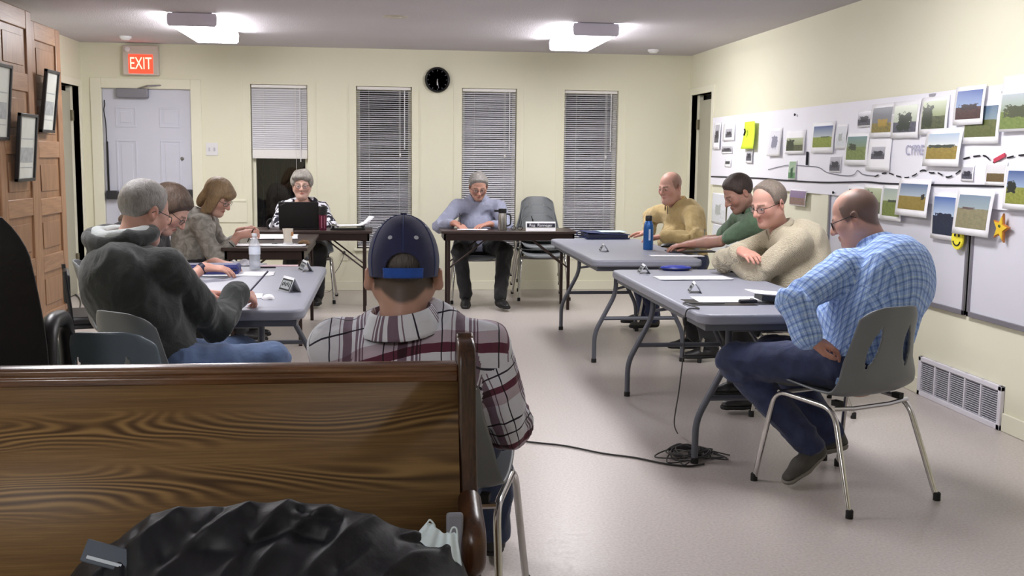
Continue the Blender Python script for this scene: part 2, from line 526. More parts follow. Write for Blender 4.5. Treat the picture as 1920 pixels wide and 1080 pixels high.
# ---- windows with mini blinds
m_glass = M_plain('window_glass', (.9, .93, .95), .02, trans=1., ior=1.45)
m_slat = M_plain('blind_slat', srgb(214, 214, 220), .35, var=.02, scale=2)
m_rail = M_plain('blind_rail', srgb(232, 230, 228), .35)
for i, (a, c) in enumerate(WIN):
    w = thing('window_%d' % (i + 1), ['narrow window with its blind drawn half way up', 'narrow window behind the blue cap with its blind down', 'narrow window behind the man in grey with its blind down', 'narrow window nearest the right wall with its blind down'][i], 'window', (0, 0, 0)); struct(w)
    b = MB(); yy = YB + .10
    for p, q in (((a, WZ0), (a + .035, WZ1)), ((c - .035, WZ0), (c, WZ1)), ((a, WZ0), (c, WZ0 + .04)), ((a, WZ1 - .035), (c, WZ1))):
        b.bx((p[0], yy, p[1]), (q[0], yy + .05, q[1]))
    b.build('window_frame', m_trim, w, bevel=.003)
    b = MB(); b.bx((a + .03, yy + .02, WZ0 + .03), (c - .03, yy + .026, WZ1 - .03)); b.build('pane', m_glass, w)
    b = MB(); b.bx((a - .03, YB - .03, WZ0 - .025), (c + .03, YB + .1, WZ0)); b.build('window_sill', m_trim, w, bevel=.004)
    b = MB()
    for p, q in (((a - .085, WZ0 - .11), (a - .075, WZ1 + .03)), ((c + .075, WZ0 - .11), (c + .085, WZ1 + .03))):
        b.bx((p[0], YB - .006, p[1]), (q[0], YB, q[1]))
    b.bx((a - .085, YB - .006, WZ0 - .115), (c + .085, YB, WZ0 - .105))
    b.build('casing_bead', m_trim, w)
    # blind
    zl = 1.375 if i == 0 else WZ0 + .02
    bl = thing('window_blind', ['white mini blind pulled half way up behind the woman at the laptop', 'mini blind with open slats behind the man in the blue cap',
                                'mini blind with open slats behind the man in the grey shirt', 'mini blind with open slats beside the stacked grey chairs'][i], 'blind', (0, 0, 0), group=None)
    x0, x1 = a + .008, c - .008; yb = YB + .045
    b = MB(); b.bx((x0, yb - .018, WZ1 - .032), (x1, yb + .018, WZ1 - .002)); b.build('head_rail', m_rail, bl, bevel=.002)
    b = MB()
    zt = WZ1 - .05; n = int((zt - zl) / .0205); ang = math.radians(62 if i == 0 else [0, 24, 36, 29][i])
    for k in range(n):
        z = zt - k * .0205
        prof = []
        for s in (-1, -.35, .35, 1):
            u = s * .0125; h = .0022 * (1 - s * s)
            prof.append((-u * math.cos(ang) - h * math.sin(ang), u * math.sin(ang) * -1 + h * math.cos(ang)))
        sag = .004 * math.sin(k * 1.7 + i) if i else 0
        nx = 6
        vs = []
        for q in range(nx + 1):
            xx = x0 + (x1 - x0) * q / nx
            dz = sag * .5 * math.sin(PI * q / nx)
            for py, pz in prof: vs.append((xx, yb + py, z + pz + dz))
        b.add(vs, [(q * 4 + r, q * 4 + r + 1, q * 4 + r + 5, q * 4 + r + 4) for q in range(nx) for r in range(3)])
    b.build('slats', m_slat, bl, fix=False)
    b = MB()
    if i == 0: b.bx((x0, yb - .014, zl - .03), (x1, yb + .014, zl + .045))
    b.bx((x0, yb - .013, zl - .045 if i == 0 else zl - .012), (x1, yb + .013, zl - .028 if i == 0 else zl + .006)); b.build('bottom_rail', m_rail, bl, bevel=.003)
    b = MB()
    for fx in (.22, .78): b.tube([(x0 + (x1 - x0) * fx, yb - .014, WZ1 - .03), (x0 + (x1 - x0) * fx, yb - .014, zl)], .0012, 5)
    b.build('ladder_cord', m_rail, bl)
    b = MB(); xx = x1 - .065; b.tube([(xx, yb - .024, WZ1 - .035), (xx, yb - .026, 1.43 if i else 1.30)], .005, 6); b.build('tilt_wand', m_white, bl)
    b = MB(); xx = x0 + .80 * (x1 - x0); b.tube([(xx, yb - .02, WZ1 - .03), (xx, yb - .022, 1.39 if i else 1.2)], .0018, 5)
    b.lathe([(.003, .02), (.009, 0), (.009, -.012), (.002, -.02)], 10, c=(xx, yb - .022, 1.38 if i else 1.2)); b.build('pull_cord', m_rail, bl)
# night-dark board fence outside the windows
m_fence = M_wood('night_fence', srgb(30, 22, 16), srgb(52, 38, 28), srgb(70, 52, 38), 'Z', rough=.8)
f = thing('board_fence', 'dark board fence in the night behind the half open window', 'fence', (0, YB + 1.0, 0))
b = MB()
for k in range(46): b.bx((-3.2 + k * .145, 0, -.1), (-3.2 + k * .145 + .135, .02, 2.4))
b.build('boards', m_fence, f)
b = MB(); b.bx((-3.3, .02, .4), (3.5, .06, .5)); b.bx((-3.3, .02, 1.7), (3.5, .06, 1.8)); b.build('fence_rail', m_fence, f)
b = MB(); b.bx((-3.6, YB + .17, -.12), (3.9, YB + 1.4, -.1)); struct(b.build('ground_outside', m_dark))

# ---- side doors in the corners
for nm, X, s, ya, yb_, lab in (('door_2', XR, 1, 10.17, 10.87, 'cream side door standing slightly ajar in the right back corner'), ('door_3', XL, -1, 10.12, 10.84, 'cream side door standing slightly ajar in the left back corner')):
    d = thing(nm, lab, 'door', (0, 0, 0)); struct(d)
    zt = 2.02 if s > 0 else 2.0
    b = MB(); b.bx((X + s * .04, ya + .01, .01), (X + s * .08, yb_ - .14, zt - .06)); b.build('door_leaf', M_plain('door_cream', srgb(170, 168, 150), .5, var=.02), d, bevel=.002)
    b = MB(); b.bx((X + s * .05, yb_ - .10, .0), (X + s * .09, yb_ - .02, zt)); b.build('jamb', m_trim, d)
    b = MB()
    for z in (.35, 1.72): b.bx((X + s * .02, yb_ - .16, z - .05), (X + s * .06, yb_ - .10, z + .05))
    b.build('hinge', M_plain('hinge_brass', srgb(120, 112, 92), .4, metal=.6), d, bevel=.002)
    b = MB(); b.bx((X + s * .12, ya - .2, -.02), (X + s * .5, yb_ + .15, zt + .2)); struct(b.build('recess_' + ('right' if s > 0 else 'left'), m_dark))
    b = MB()
    for (p, q) in (((ya - .075, 0), (ya, zt + .07)), ((yb_, 0), (yb_ + .075, zt + .07)), ((ya, zt), (yb_, zt + .07))):
        b.bx((X - s * .014, p[0], p[1]), (X + s * .10, q[0], q[1]))
    struct(b.build('trim_%d' % (2 if s > 0 else 3), m_trim, bevel=.004))
# cream casing strip on the right wall beside the white board
b = MB(); b.bx((XR - .02, 7.30, 0), (XR, 7.42, 1.14)); b.bx((XR - .012, 7.42, 0), (XR, 7.62, 1.14)); struct(b.build('trim_4', m_trim, bevel=.004))

# ---- ceiling lights
m_diff = M_emit('lit_diffuser', (1, .98, 1), 22.)
m_cap = M_plain('fixture_cap', srgb(224, 220, 236), .5)
def ceiling_light(cx, ya, yb_, label):
    t = thing('ceiling_light', label, 'light', (cx, (ya + yb_) / 2, ZC), group='wraparound ceiling lights')
    L = (yb_ - ya) / 2
    b = MB(); b.grid(1, 1, lambda u, v: (0, 0, 0)) if False else None
    prof = [(-.175, -.004), (-.182, -.03), (-.178, -.085), (-.165, -.098), (.165, -.098), (.178, -.085), (.182, -.03), (.175, -.004)]
    vs = [(x, y, z) for y in (-L + .022, L - .022) for x, z in prof]; n = len(prof)
    b.add(vs, [(k, k + 1, n + k + 1, n + k) for k in range(n - 1)]); b.build('diffuser', m_diff, t, angle=60)
    for s in (-1, 1):
        b = MB(); b.prism([(x * 1.02, z * 1.04) for x, z in prof], 0, .022, frame_m((0, s * (L - .011) + .011, 0), (1, 0, 0), (0, 0, 1), (0, -1, 0))); b.build('end_cap', m_cap, t, bevel=.002)
    b = MB(); b.bx((-.15, -L + .02, -.012), (.15, L - .02, 0)); b.build('housing', m_white, t)
    return t
ceiling_light(-1.45, 8.49, 9.75, 'bright wraparound ceiling light above the exit sign side of the room')
ceiling_light(1.66, 8.47, 9.73, 'bright wraparound ceiling light above the rows on the right side')
ceiling_light(-1.45, -.9, .36, 'wraparound ceiling light overhead behind the camera on the left side')
for x in (-1.45, 1.66): ceiling_light(x, 4.37, 5.63, 'wraparound ceiling light overhead above the grey tables %s' % ('by the panel doors' if x < 0 else 'by the photo wall'))
for nm, px, py, r, lab in (('smoke_detector', 235, 68, .055, 'small white smoke detector on the ceiling above the exit sign'), ('smoke_detector', 1225, 93, .055, 'small white smoke detector on the ceiling near the right wall'), ('ceiling_speaker', 741, 31, .10, 'round flat cover plate on the ceiling between the lights')):
    p = onz(px, py, ZC)
    t = thing(nm, lab, 'detector' if r < .09 else 'cover plate', (p[0], p[1], ZC))
    b = MB(); b.lathe([(r, 0), (r, -.012), (r * .9, -.022)] if r < .09 else [(r, 0), (r, -.004), (r * .85, -.007)], 28, caps=True); b.build('base', m_white if r < .09 else M_plain('cover_plate', srgb(196, 190, 176), .6), t)
    b = MB(); b.lathe([(r * .8, -.02), (r * .6, -.034), (.004, -.036)] if r < .09 else [(r * .5, -.006), (r * .48, -.012), (.004, -.013)], 28); b.build('cap', m_white if r < .09 else _MATS['cover_plate'], t)

# ---- exit sign
t = thing('exit_sign', 'red lit exit sign on the wall above the white door', 'sign', (-2.35, YB, 2.262))
b = MB(); b.bx((-.168, -.075, -.142), (.168, 0, .142)); b.build('housing', M_plain('sign_housing', srgb(205, 196, 186), .5), t, bevel=.008)
b = MB(); b.bx((-.112, -.079, -.125), (.116, -.074, .055)); b.build('lit_panel', M_emit('exit_red', (1., .045, .02), 1.6), t)
text_mesh('exit_letters', 'EXIT', .165, M_emit('exit_letters_lit', (1., .36, .25), 2.2), t, Matrix.Translation((.002, -.0805, -.035)) @ Matrix.Rotation(PI / 2, 4, 'X') @ Matrix.Diagonal((.62, 1, 1, 1)), .002)
b = MB(); b.lathe([(.002, 0), (.024, .008), (.024, .03), (.018, .034)], 16, Matrix.Translation((-.115, -.075, .10)) @ Matrix.Rotation(PI / 2, 4, 'X')); b.build('lamp_head', m_white, t)

# ---- wall clock
t = thing('wall_clock', 'round black wall clock with grey face', 'clock', (.526, YB, 2.134))
RX = Matrix.Rotation(PI / 2, 4, 'X')
b = MB(); b.lathe([(.125, 0), (.127, .03), (.118, .042), (.106, .034), (.106, .02)], 48, RX); b.build('rim', m_black, t)
b = MB(); b.lathe([(.001, .02), (.108, .02)], 48, RX, caps=False); b.build('face', M_plain('clock_face', srgb(92, 90, 100), .35), t)
m_hand = M_plain('hand_white', srgb(225, 225, 228), .4)
for a, L, w, nm in ((181, .052, .009, 'hour_hand'), (171, .085, .005, 'minute_hand')):
    b = MB(); b.bx((-w / 2, -.026, -.008), (w / 2, -.023, L)); b.build(nm, m_hand if w > .006 else M_plain('hand_grey', srgb(140, 138, 146), .4), t).rotation_euler = (0, math.radians(a), 0)
for k in range(12):
    a = k * PI / 6; b = MB(); b.box((0, -.0215, .094), (.004, .002, .014), Matrix.Rotation(a, 4, 'Y'))
    b.build('hour_mark', M_plain('clock_marks', srgb(125, 123, 132), .4), t)

# ---- switch plate, outlets, floor register, wall cover panel
t = thing('light_switch', 'pale double switch plate beside the exit door', 'switch', (-1.705, YB, 1.415))
b = MB(); b.box((0, -.004, 0), (.115, .008, .125)); b.build('plate', m_white, t, bevel=.003)
for x in (-.025, .025): b = MB(); b.box((x, -.011, 0), (.016, .012, .034)); b.build('toggle', M_plain('switch_grey', srgb(190, 190, 200), .4), t, bevel=.002)
p = ony(645, 478, YB); t = thing('wall_outlet', 'wall outlet with a plug low on the back wall under the brown table', 'outlet', (p[0], YB, p[2]))
b = MB(); b.box((0, -.004, 0), (.075, .008, .12)); b.build('plate', m_trim, t, bevel=.003)
b = MB(); b.box((0, -.02, .025), (.03, .03, .03)); b.build('plug', m_black, t, bevel=.004)
b = MB(); b.tube(spline([(0, -.03, .02), (-.01, -.05, -.03), (-.05, -.05, -.12), (-.10, -.06, -.2), (-.13, -.1, -p[2] + .01), (-.3, -.3, -p[2] + .008), (-.55, -.35, -p[2] + .008)], 6), .004, 6); b.build('cord', M_plain('cord_grey', srgb(110, 108, 104), .5), t)
p = ony(437, 395, YB)
t = thing('access_panel', 'cream access panel on the back wall behind the woman in the mottled top', 'panel', (p[0], YB, p[2]))
b = MB(); b.box((0, -.006, 0), (.28, .012, .235)); b.build('panel', m_trim, t, bevel=.003)
b = MB(); b.box((0, -.012, .10), (.26, .012, .02)); b.build('lip', m_trim, t, bevel=.003)
p = onz(1105, 547, .0)
t = thing('floor_register', 'flat metal floor register by the back baseboard', 'register', (p[0], p[1] - .03, 0))
b = MB(); b.bx((-.17, -.06, 0), (.17, .06, .006)); b.build('register_frame', M_plain('register_brown', srgb(112, 102, 92), .4, metal=.4), t, bevel=.002)
b = MB()
for k in range(14): b.bx((-.15 + k * .022, -.045, .006), (-.15 + k * .022 + .012, .045, .009))
b.build('louvres', _MATS['register_brown'], t)

# ---- return-air grille low on the right wall
m_gr = M_plain('grille_white', srgb(222, 220, 228), .45)
t = thing('air_grille', 'long white return air grille at the foot of the right wall', 'grille', (XR, 5.455, .115))
b = MB(); L = .43; H = .115
for p, q in (((-L, -H), (L, -H + .03)), ((-L, H - .026), (L, H)), ((-L, -H), (-L + .03, H)), ((L - .03, -H), (L, H))):
    b.bx((-.022, p[0], p[1]), (0, q[0], q[1]))
b.build('grille_frame', m_gr, t, bevel=.003)
for k in range(1, 5): y = -L + .03 + k * (2 * L - .06) / 5; b = MB(); b.bx((-.02, y - .006, -H), (0, y + .006, H)); b.build('divider', m_gr, t)
b = MB()
for k in range(15):
    z = -H + .035 + k * .0118; b.box((-.008, 0, z), (.013, 2 * L - .05, .0035), Matrix.Translation((0, 0, 0)))
b.build('louvres', M_plain('louvre_grey', srgb(196, 196, 204), .5), t)
b = MB(); b.bx((-.002, -L, -H), (0, L, H)); b.build('back_plate', M_plain('grille_back', srgb(120, 120, 126), .7), t)

t = thing('black_cable', 'loop of black cable on the floor by the side door left of the hooded man', 'cable', (0, 0, 0))
b = MB(); b.tube(spline([tuple(onz(px, py, .008)) for px, py in ((118, 548), (138, 550), (150, 562), (149, 578), (138, 586), (120, 583))], 8), .006, 6); b.build('cable', m_black, t)
# ================================================================= FURNITURE
# ---- moulded shell chair on chrome tube legs (faces +Y in its own frame)
m_shell_grey = M_plain('shell_grey', srgb(114, 118, 121), .42, var=.03, scale=6, bump=.06, bscale=300)
m_shell_black = M_plain('shell_black', srgb(26, 27, 30), .38, var=.05, scale=6, bump=.05, bscale=300)
m_shell_slate = M_plain('shell_slate', srgb(104, 119, 131), .24, var=.04, scale=6, bump=.05, bscale=300)
m_rubber = M_plain('rubber_foot', (.01, .01, .01), .7)
_prof = spline([(.215, .405), (.205, .432), (.17, .443), (.05, .437), (-.07, .430), (-.145, .440), (-.19, .49), (-.213, .57), (-.235, .67), (-.262, .775), (-.272, .81)], 8)
_plen = [0.]
for _a, _b in zip(_prof, _prof[1:]): _plen.append(_plen[-1] + (_b - _a).length)
def shell_fn(u, v):
    L = v * _plen[-1]; i = 0
    while i < len(_prof) - 2 and _plen[i + 1] < L: i += 1
    t = (L - _plen[i]) / (_plen[i + 1] - _plen[i])
    y, z = (_prof[i].lerp(_prof[i + 1], t)).to_2d() if False else (_prof[i][0] * (1 - t) + _prof[i + 1][0] * t, _prof[i][1] * (1 - t) + _prof[i + 1][1] * t)
    s = u * 2 - 1
    back = max(0., min(1., (v - .45) / .25))
    if .65 < v < .90:
        t_ = (v - .775) / .115; aa = abs(s)
        if abs(t_) < 1:
            for tgt in (.50 - .05 * t_ + .13 * (1 - t_ * t_), .50 - .05 * t_ - .13 * (1 - t_ * t_)):
                if abs(aa - tgt) < .0185: s = math.copysign(tgt, s); break
    w = .205 + .022 * math.sin(PI * min(1, v / .8)) - .052 * max(0, (v - .52) / .48)
    # rounded top corners and front corners
    if v > .9: w *= 1 - .16 * ((v - .9) / .1) ** 2.4
    if v < .08: w *= 1 - .10 * ((.08 - v) / .08) ** 2
    e = abs(s) ** 3.2
    y += back * .05 * e; z += (1 - back) * .028 * e
    if v > .93: z -= .03 * abs(s) ** 5 * (v - .93) / .07
    return (w * s, y, z)
def shell_skip(u, v):
    s = abs(u * 2 - 1)
    t = (v - .775) / .115
    if abs(t) > 1: return False
    c = .50 - .05 * t; hw = .13 * (1 - t * t)
    return abs(s - c) < hw
def make_chair(shell, label, loc, rz, name='stacking_chair', group=None):
    t = thing(name, label, 'chair', loc, rz, group)
    b = MB(); b.grid(56, 84, shell_fn, shell_skip); b.build('seat_shell', shell, t, solid=.007, fix=True)
    for s in (-1, 1):
        b = MB(); b.tube(fillet([(s * .245, .255, .012), (s * .212, .185, .408), (s * .206, -.145, .395), (s * .245, -.285, .012)], .07, 7), .0115, 10)
        lf = b.build('leg_frame', m_chrome, t)
        for y, z in ((.257, 0), (-.287, 0)):
            b = MB(); b.lathe([(.015, 0), (.015, .03), (.012, .034)], 12, c=(s * .245, y, z)); b.build('foot_cap', m_rubber, lf)
    b = MB(); b.tube([(-.206, -.142, .396), (-.10, -.142, .386), (.10, -.142, .386), (.206, -.142, .396)], .0095, 8); b.build('cross_bar', m_chrome, t)
    b = MB(); b.tube([(-.211, .165, .404), (-.10, .165, .399), (.10, .165, .399), (.211, .165, .404)], .0095, 8); b.build('cross_bar', m_chrome, t)
    for x in (-.17, .17): b = MB(); b.box((x, -.125, .412), (.026, .04, .022)); b.build('mounting_block', m_rubber, t)
    return t
def hd(dx, dy): return math.atan2(-dx, dy)          # rotation that turns +Y to (dx,dy)
ch0 = make_chair(m_shell_grey, 'grey shell chair under the man in the blue checked shirt', (1.895, 4.155, 0), hd(-.186, .463), group='grey shell chairs')
GCH = []
def chair(loc, rz, label): 
    c = dup(ch0, loc, rz, label, 'grey shell chairs'); GCH.append(c); return c
chair((2.24, 5.62, 0), hd(-1, .15), 'grey shell chair under the man in the cream sweater')
chair((2.38, 7.15, 0), hd(-1, .05), 'grey shell chair under the man in the green shirt')
chair((2.30, 8.42, 0), hd(-1, .25), 'grey shell chair under the man in the tan pullover')
chair((.86, 10.13, 0), hd(0, -1), 'grey shell chair under the man in the pale grey shirt')
chair((-.72, 10.2, 0), hd(0, -1), 'grey shell chair under the woman at the laptop')
chair((-1.42, 7.92, 0), hd(1, .15), 'grey shell chair under the woman in the mottled grey top')
chair((-1.36, 5.85, 0), hd(1, .2), 'grey shell chair under the woman in black')
chair((-.80, 4.10, 0), hd(.62, .78), 'grey shell chair under the man in the dark hooded top')
chair((.145, 3.08, 0), hd(.26, 1), 'grey shell chair under the man in the blue cap')
for k in range(3):
    chair((1.515, 10.33 + .045 * k, .085 * k), hd(0, -1), 'grey shell chair against the back wall, %s of the stack of three' % ('lowest', 'middle', 'topmost')[k])
# dark chairs at the left
sc = make_chair(m_shell_slate, 'slate blue shell chair just behind the wooden pew', (-.885, 3.70, 0), hd(.03, 1))
# high backed office chair at the left edge
t = thing('office_chair', 'black high backed office chair at the left edge behind the pew', 'chair', (-1.245, 3.30, 0), hd(-.12, 1))
m_lea = M_plain('black_leather', srgb(24, 24, 27), .42, bump=.25, bscale=45)
def bk(u, v):
    s_ = u * 2 - 1; z = .46 + v * .745
    w = .235 + .03 * math.sin(PI * min(1, v * 1.1)) 
    w *= (1 - max(0, v - .86) ** 2 * 14)
    return (w * s_, -.22 - .10 * v + .05 * abs(s_) ** 3 * (1 - .4 * v), z - .02 * s_ * s_ * v)
b = MB(); b.grid(24, 30, bk); b.build('backrest', m_lea, t, solid=.07, bevel=.02, seg=3)
b = MB(); b.prism(rrect(.50, .48, .10, 6), .42, .50); b.build('seat', m_lea, t, bevel=.03, seg=3)
for s in (-1, 1):
    b = MB(); b.tube(fillet([(s * .25, -.20, .46), (s * .262, -.21, .72), (s * .262, -.16, .88), (s * .262, .12, .86), (s * .265, .16, .70), (s * .25, .14, .45)], .09, 6), .026, 10, flat=((1, 0, 0), 1.0)); b.build('armrest', m_black, t)
b = MB(); b.lathe([(.03, .09), (.03, .42)], 16); b.build('column', m_chrome, t)
b = MB()
for k in range(5): a_ = k * 2 * PI / 5 + .3; b.tube([(0, 0, .10), (.29 * math.cos(a_), .29 * math.sin(a_), .075)], [.028, .018], 8)
b.build('star_base', m_black, t)
for k in range(5): a_ = k * 2 * PI / 5 + .3; b = MB(); b.lathe([(.026, -.022), (.028, -.01), (.028, .01), (.026, .022)], 14, Matrix.Translation((.29 * math.cos(a_), .29 * math.sin(a_), .029)) @ Matrix.Rotation(a_, 4, 'Z') @ Matrix.Rotation(PI / 2, 4, 'X')); b.build('caster', m_rubber, t)
# black padded side chair by the left wall (only its frame shows past the hooded man)
t = thing('side_chair', 'black framed chair standing empty behind the man in the hooded top', 'chair', (-1.56, 6.25, 0), hd(1, .3))
b = MB(); b.box((0, -.02, .45), (.42, .42, .05)); b.build('seat', M_plain('black_vinyl', (.015, .015, .017), .45), t, bevel=.018, seg=3)
b = MB(); b.box((0, -.225, .63), (.40, .035, .16), ); b.build('backrest', _MATS['black_vinyl'], t, bevel=.014, seg=3)
for s in (-1, 1):
    b = MB(); b.tube(fillet([(s * .21, .19, 0), (s * .21, .19, .42), (s * .21, -.20, .42)], .04), .011, 8); b.build('front_leg', m_black, t)
    b = MB(); b.tube(fillet([(s * .21, -.24, 0), (s * .21, -.205, .45), (s * .205, -.235, .73)], .1), .011, 8); b.build('rear_leg', m_black, t)

# ---- grey plastic folding tables (long axis = local Y)
TZ = .715
m_tbl = M_plain('table_plastic', srgb(140, 143, 156), .42, var=.02, scale=5, bump=.08, bscale=260)
m_tleg = M_plain('table_leg_grey', srgb(92, 95, 104), .4, metal=.25)
def grey_table(loc, rz, label, L=1.83, W=.74):
    t = thing('folding_table', label, 'table', loc, rz, 'grey folding tables')
    b = MB(); b.prism(rrect(W, L, .07, 6), TZ - .045, TZ); b.build('tabletop', m_tbl, t, bevel=.012, seg=3)
    b = MB(); w2 = W - .07; l2 = L - .07
    for p, q in (((-w2 / 2, -l2 / 2), (w2 / 2, -l2 / 2 + .02)), ((-w2 / 2, l2 / 2 - .02), (w2 / 2, l2 / 2)), ((-w2 / 2, -l2 / 2), (-w2 / 2 + .02, l2 / 2)), ((w2 / 2 - .02, -l2 / 2), (w2 / 2, l2 / 2))):
        b.bx((p[0], p[1], TZ - .075), (q[0], q[1], TZ - .045))
    b.build('under_rail', m_tleg, t)
    for s in (-1, 1):
        y = s * (L / 2 - .23)
        for x in (-1, 1):
            b = MB(); b.tube(fillet([(x * .165, y, TZ - .05), (x * .165, y, .47), (x * .305, y, .20), (x * .305, y, .012)], .06, 5), .0155, 10)
            lg = b.build('leg', m_tleg, t)
            b = MB(); b.lathe([(.018, 0), (.018, .025), (.015, .028)], 12, c=(x * .305, y, 0)); b.build('foot_cap', m_rubber, lg)
        b = MB(); b.tube([(-.25, y, .30), (.25, y, .30)], .013, 8); b.build('cross_bar', m_tleg, t)
        b = MB(); b.tube([(-.165, y, TZ - .10), (.165, y, TZ - .10)], .013, 8); b.build('cross_bar', m_tleg, t)
        b = MB(); b.tube(fillet([(-.16, y, .50), (0, y - s * .06, .53), (.16, y, .50)], .05), .009, 8); b.tube([(0, y - s * .06, .53), (0, y - s * .42, TZ - .06)], .009, 8); b.build('folding_brace', m_tleg, t)
    return t
gt0 = grey_table((1.695, 5.265, 0), 0, 'grey plastic folding table nearest on the right, under the white papers and the blue shirted man\'s arm')
gt0['label'] = 'grey plastic folding table nearest on the right, cord running over its corner'
dup(gt0, (1.70, 7.66, 0), 0, 'grey plastic folding table farther on the right, blue bottle on it', 'grey folding tables')
dup(gt0, (-.715, 5.475, 0), 0, 'grey plastic folding table on the left, clear water bottle on it', 'grey folding tables')
# ---- dark brown tables
m_brown = M_plain('brown_laminate', srgb(58, 46, 42), .35, var=.08, scale=12, stretch=(.4, 4, 1))
m_bleg = M_plain('brown_leg', srgb(48, 34, 30), .4, metal=.2)
def brown_table(loc, rz, label, L, W):
    t = thing('brown_table', label, 'table', loc, rz, 'dark brown tables')
    b = MB(); b.prism(rrect(L, W, .012, 2), TZ - .022, TZ); b.build('tabletop', m_brown, t, bevel=.003)
    b = MB(); l2, w2 = L - .05, W - .05
    for p, q in (((-l2 / 2, -w2 / 2), (l2 / 2, -w2 / 2 + .018)), ((-l2 / 2, w2 / 2 - .018), (l2 / 2, w2 / 2)), ((-l2 / 2, -w2 / 2), (-l2 / 2 + .018, w2 / 2)), ((l2 / 2 - .018, -w2 / 2), (l2 / 2, w2 / 2))):
        b.bx((p[0], p[1], TZ - .085), (q[0], q[1], TZ - .022))
    b.build('apron', m_bleg, t, bevel=.002)
    for sx in (-1, 1):
        for sy in (-1, 1):
            b = MB(); b.box((sx * (L / 2 - .07), sy * (W / 2 - .06), (TZ - .03) / 2), (.026, .026, TZ - .03)); b.build('leg', m_bleg, t, bevel=.003)
            b = MB(); b.tube([(sx * (L / 2 - .07), sy * (W / 2 - .06), .38), (sx * (L / 2 - .42), sy * (W / 2 - .06), TZ - .06)], .008, 6); b.build('brace', m_bleg, t)
    return t
brown_table((-.665, 9.62, 0), 0, 'dark brown table at the back with the open laptop', 1.10, .50)
brown_table((1.10, 9.65, 0), 0, 'dark brown table at the back with the steel flask', 1.22, .50)
brown_table((-.85, 8.33, 0), math.radians(90), 'dark brown table on the left with the paper cup', 1.36, .60)

# ---- old wooden panel doors standing along the left wall
m_fir = M_wood('fir_panel', srgb(104, 72, 50), srgb(142, 106, 76), srgb(166, 130, 96), 'Z', rings=14, rough=.4, contrast=.35)
m_fir2 = M_wood('fir_rail', srgb(106, 74, 52), srgb(148, 112, 82), srgb(170, 134, 100), 'Y', rings=12, rough=.4, contrast=.3)
def panel_door(x, ya, yb_, h, label):
    t = thing('panelled_door', label, 'door panel', (x, (ya + yb_) / 2, 0), group='old wooden panel doors')
    W = (yb_ - ya) / 2; st = .115
    for s in (-1, 1): b = MB(); b.bx((-.022, s * W, 0), (.022, s * (W - st), h)); b.build('stile', m_fir, t, bevel=.006)
    zs = [0, .20]; gap = (h - .20 - .13 - 4 * .125) / 5
    rails = [(0, .20)]; z = .20
    for k in range(5):
        z += gap; rails.append((z, z + (.125 if k < 4 else .13))); z = rails[-1][1]
    for z0, z1 in rails: b = MB(); b.bx((-.021, -W + st, z0), (.021, W - st, z1)); b.build('rail', m_fir2, t, bevel=.006)
    for k in range(5):
        z0, z1 = rails[k][1], rails[k + 1][0]
        b = MB(); b.bx((-.008, -W + st - .005, z0 - .005), (.008, W - st + .005, z1 + .005))
        b.bx((.008, -W + st + .05, z0 + .05), (.014, W - st - .05, z1 - .05)); b.build('panel', m_fir, t, bevel=.004)
    return t
pd_ = [panel_door(-2.49, 7.96, 8.68, 2.29, 'old wooden panel door farthest along the left, tall narrow frame hanging on it'),
       panel_door(-2.47, 7.22, 7.95, 2.335, 'old wooden panel door nearer the camera on the left, low hanging frame on it')]
panel_door(-2.49, 6.48, 7.21, 2.335, 'old wooden panel door at the very left edge of the picture')
t = thing('door_stop', 'small white block at the foot of the wooden panel door', 'block', (-2.45, 8.715, 0))
b = MB(); b.box((0, 0, .04), (.03, .05, .08)); b.build('block', m_white, t, bevel=.004)
m_frame = M_plain('frame_black', (.015, .014, .016), .35)
m_print = M_plain('document_print', srgb(205, 208, 200), .5, var=.06, scale=9)
def hung_frame(px, py0, py1, w, x, label, tilt):
    a = onx(px, py0, x); c = onx(px, py1, x)
    t = thing('picture_frame', label, 'picture frame', (x, a[1], c[2]), group='frames hanging on the panel doors')
    h = a[2] - c[2]
    T = Matrix.Rotation(math.radians(tilt), 4, 'Y')
    b = MB(); fw = .022
    for p, q in (((-w / 2, 0), (w / 2, fw)), ((-w / 2, h - fw), (w / 2, h)), ((-w / 2, 0), (-w / 2 + fw, h)), ((w / 2 - fw, 0), (w / 2, h))): b.bx((.0, p[0], p[1]), (.025, q[0], q[1]), T)
    b.bx((.0, -w / 2, 0), (.006, w / 2, h), T); b.build('frame', m_frame, t, bevel=.003)
    b = MB(); b.bx((.006, -w / 2 + fw, fw), (.012, w / 2 - fw, h - fw), T); b.build('document', m_print, t)
    b = MB(); b.bx((.012, -w / 2 + fw + .03, h * .28), (.0135, w / 2 - fw - .03, h * .5), T); b.bx((.012, -w / 2 + fw + .03, h * .62), (.0135, w / 2 - fw - .03, h * .635), T); b.bx((.012, -w / 2 + fw + .03, h * .2), (.0135, w / 2 - fw - .03, h * .21), T)
    b.build('print_block', M_plain('print_grey', srgb(160, 165, 165), .5, var=.2, scale=30), t)
hung_frame(80, 130, 248, .30, -2.455, 'narrow black framed document hanging high on the far panel door', 7)
hung_frame(38, 212, 340, .36, -2.435, 'black framed document hanging low on the nearer panel door', 5)
hung_frame(-11, 118, 262, .30, -2.455, 'black frame cut off by the left edge of the picture', 5)

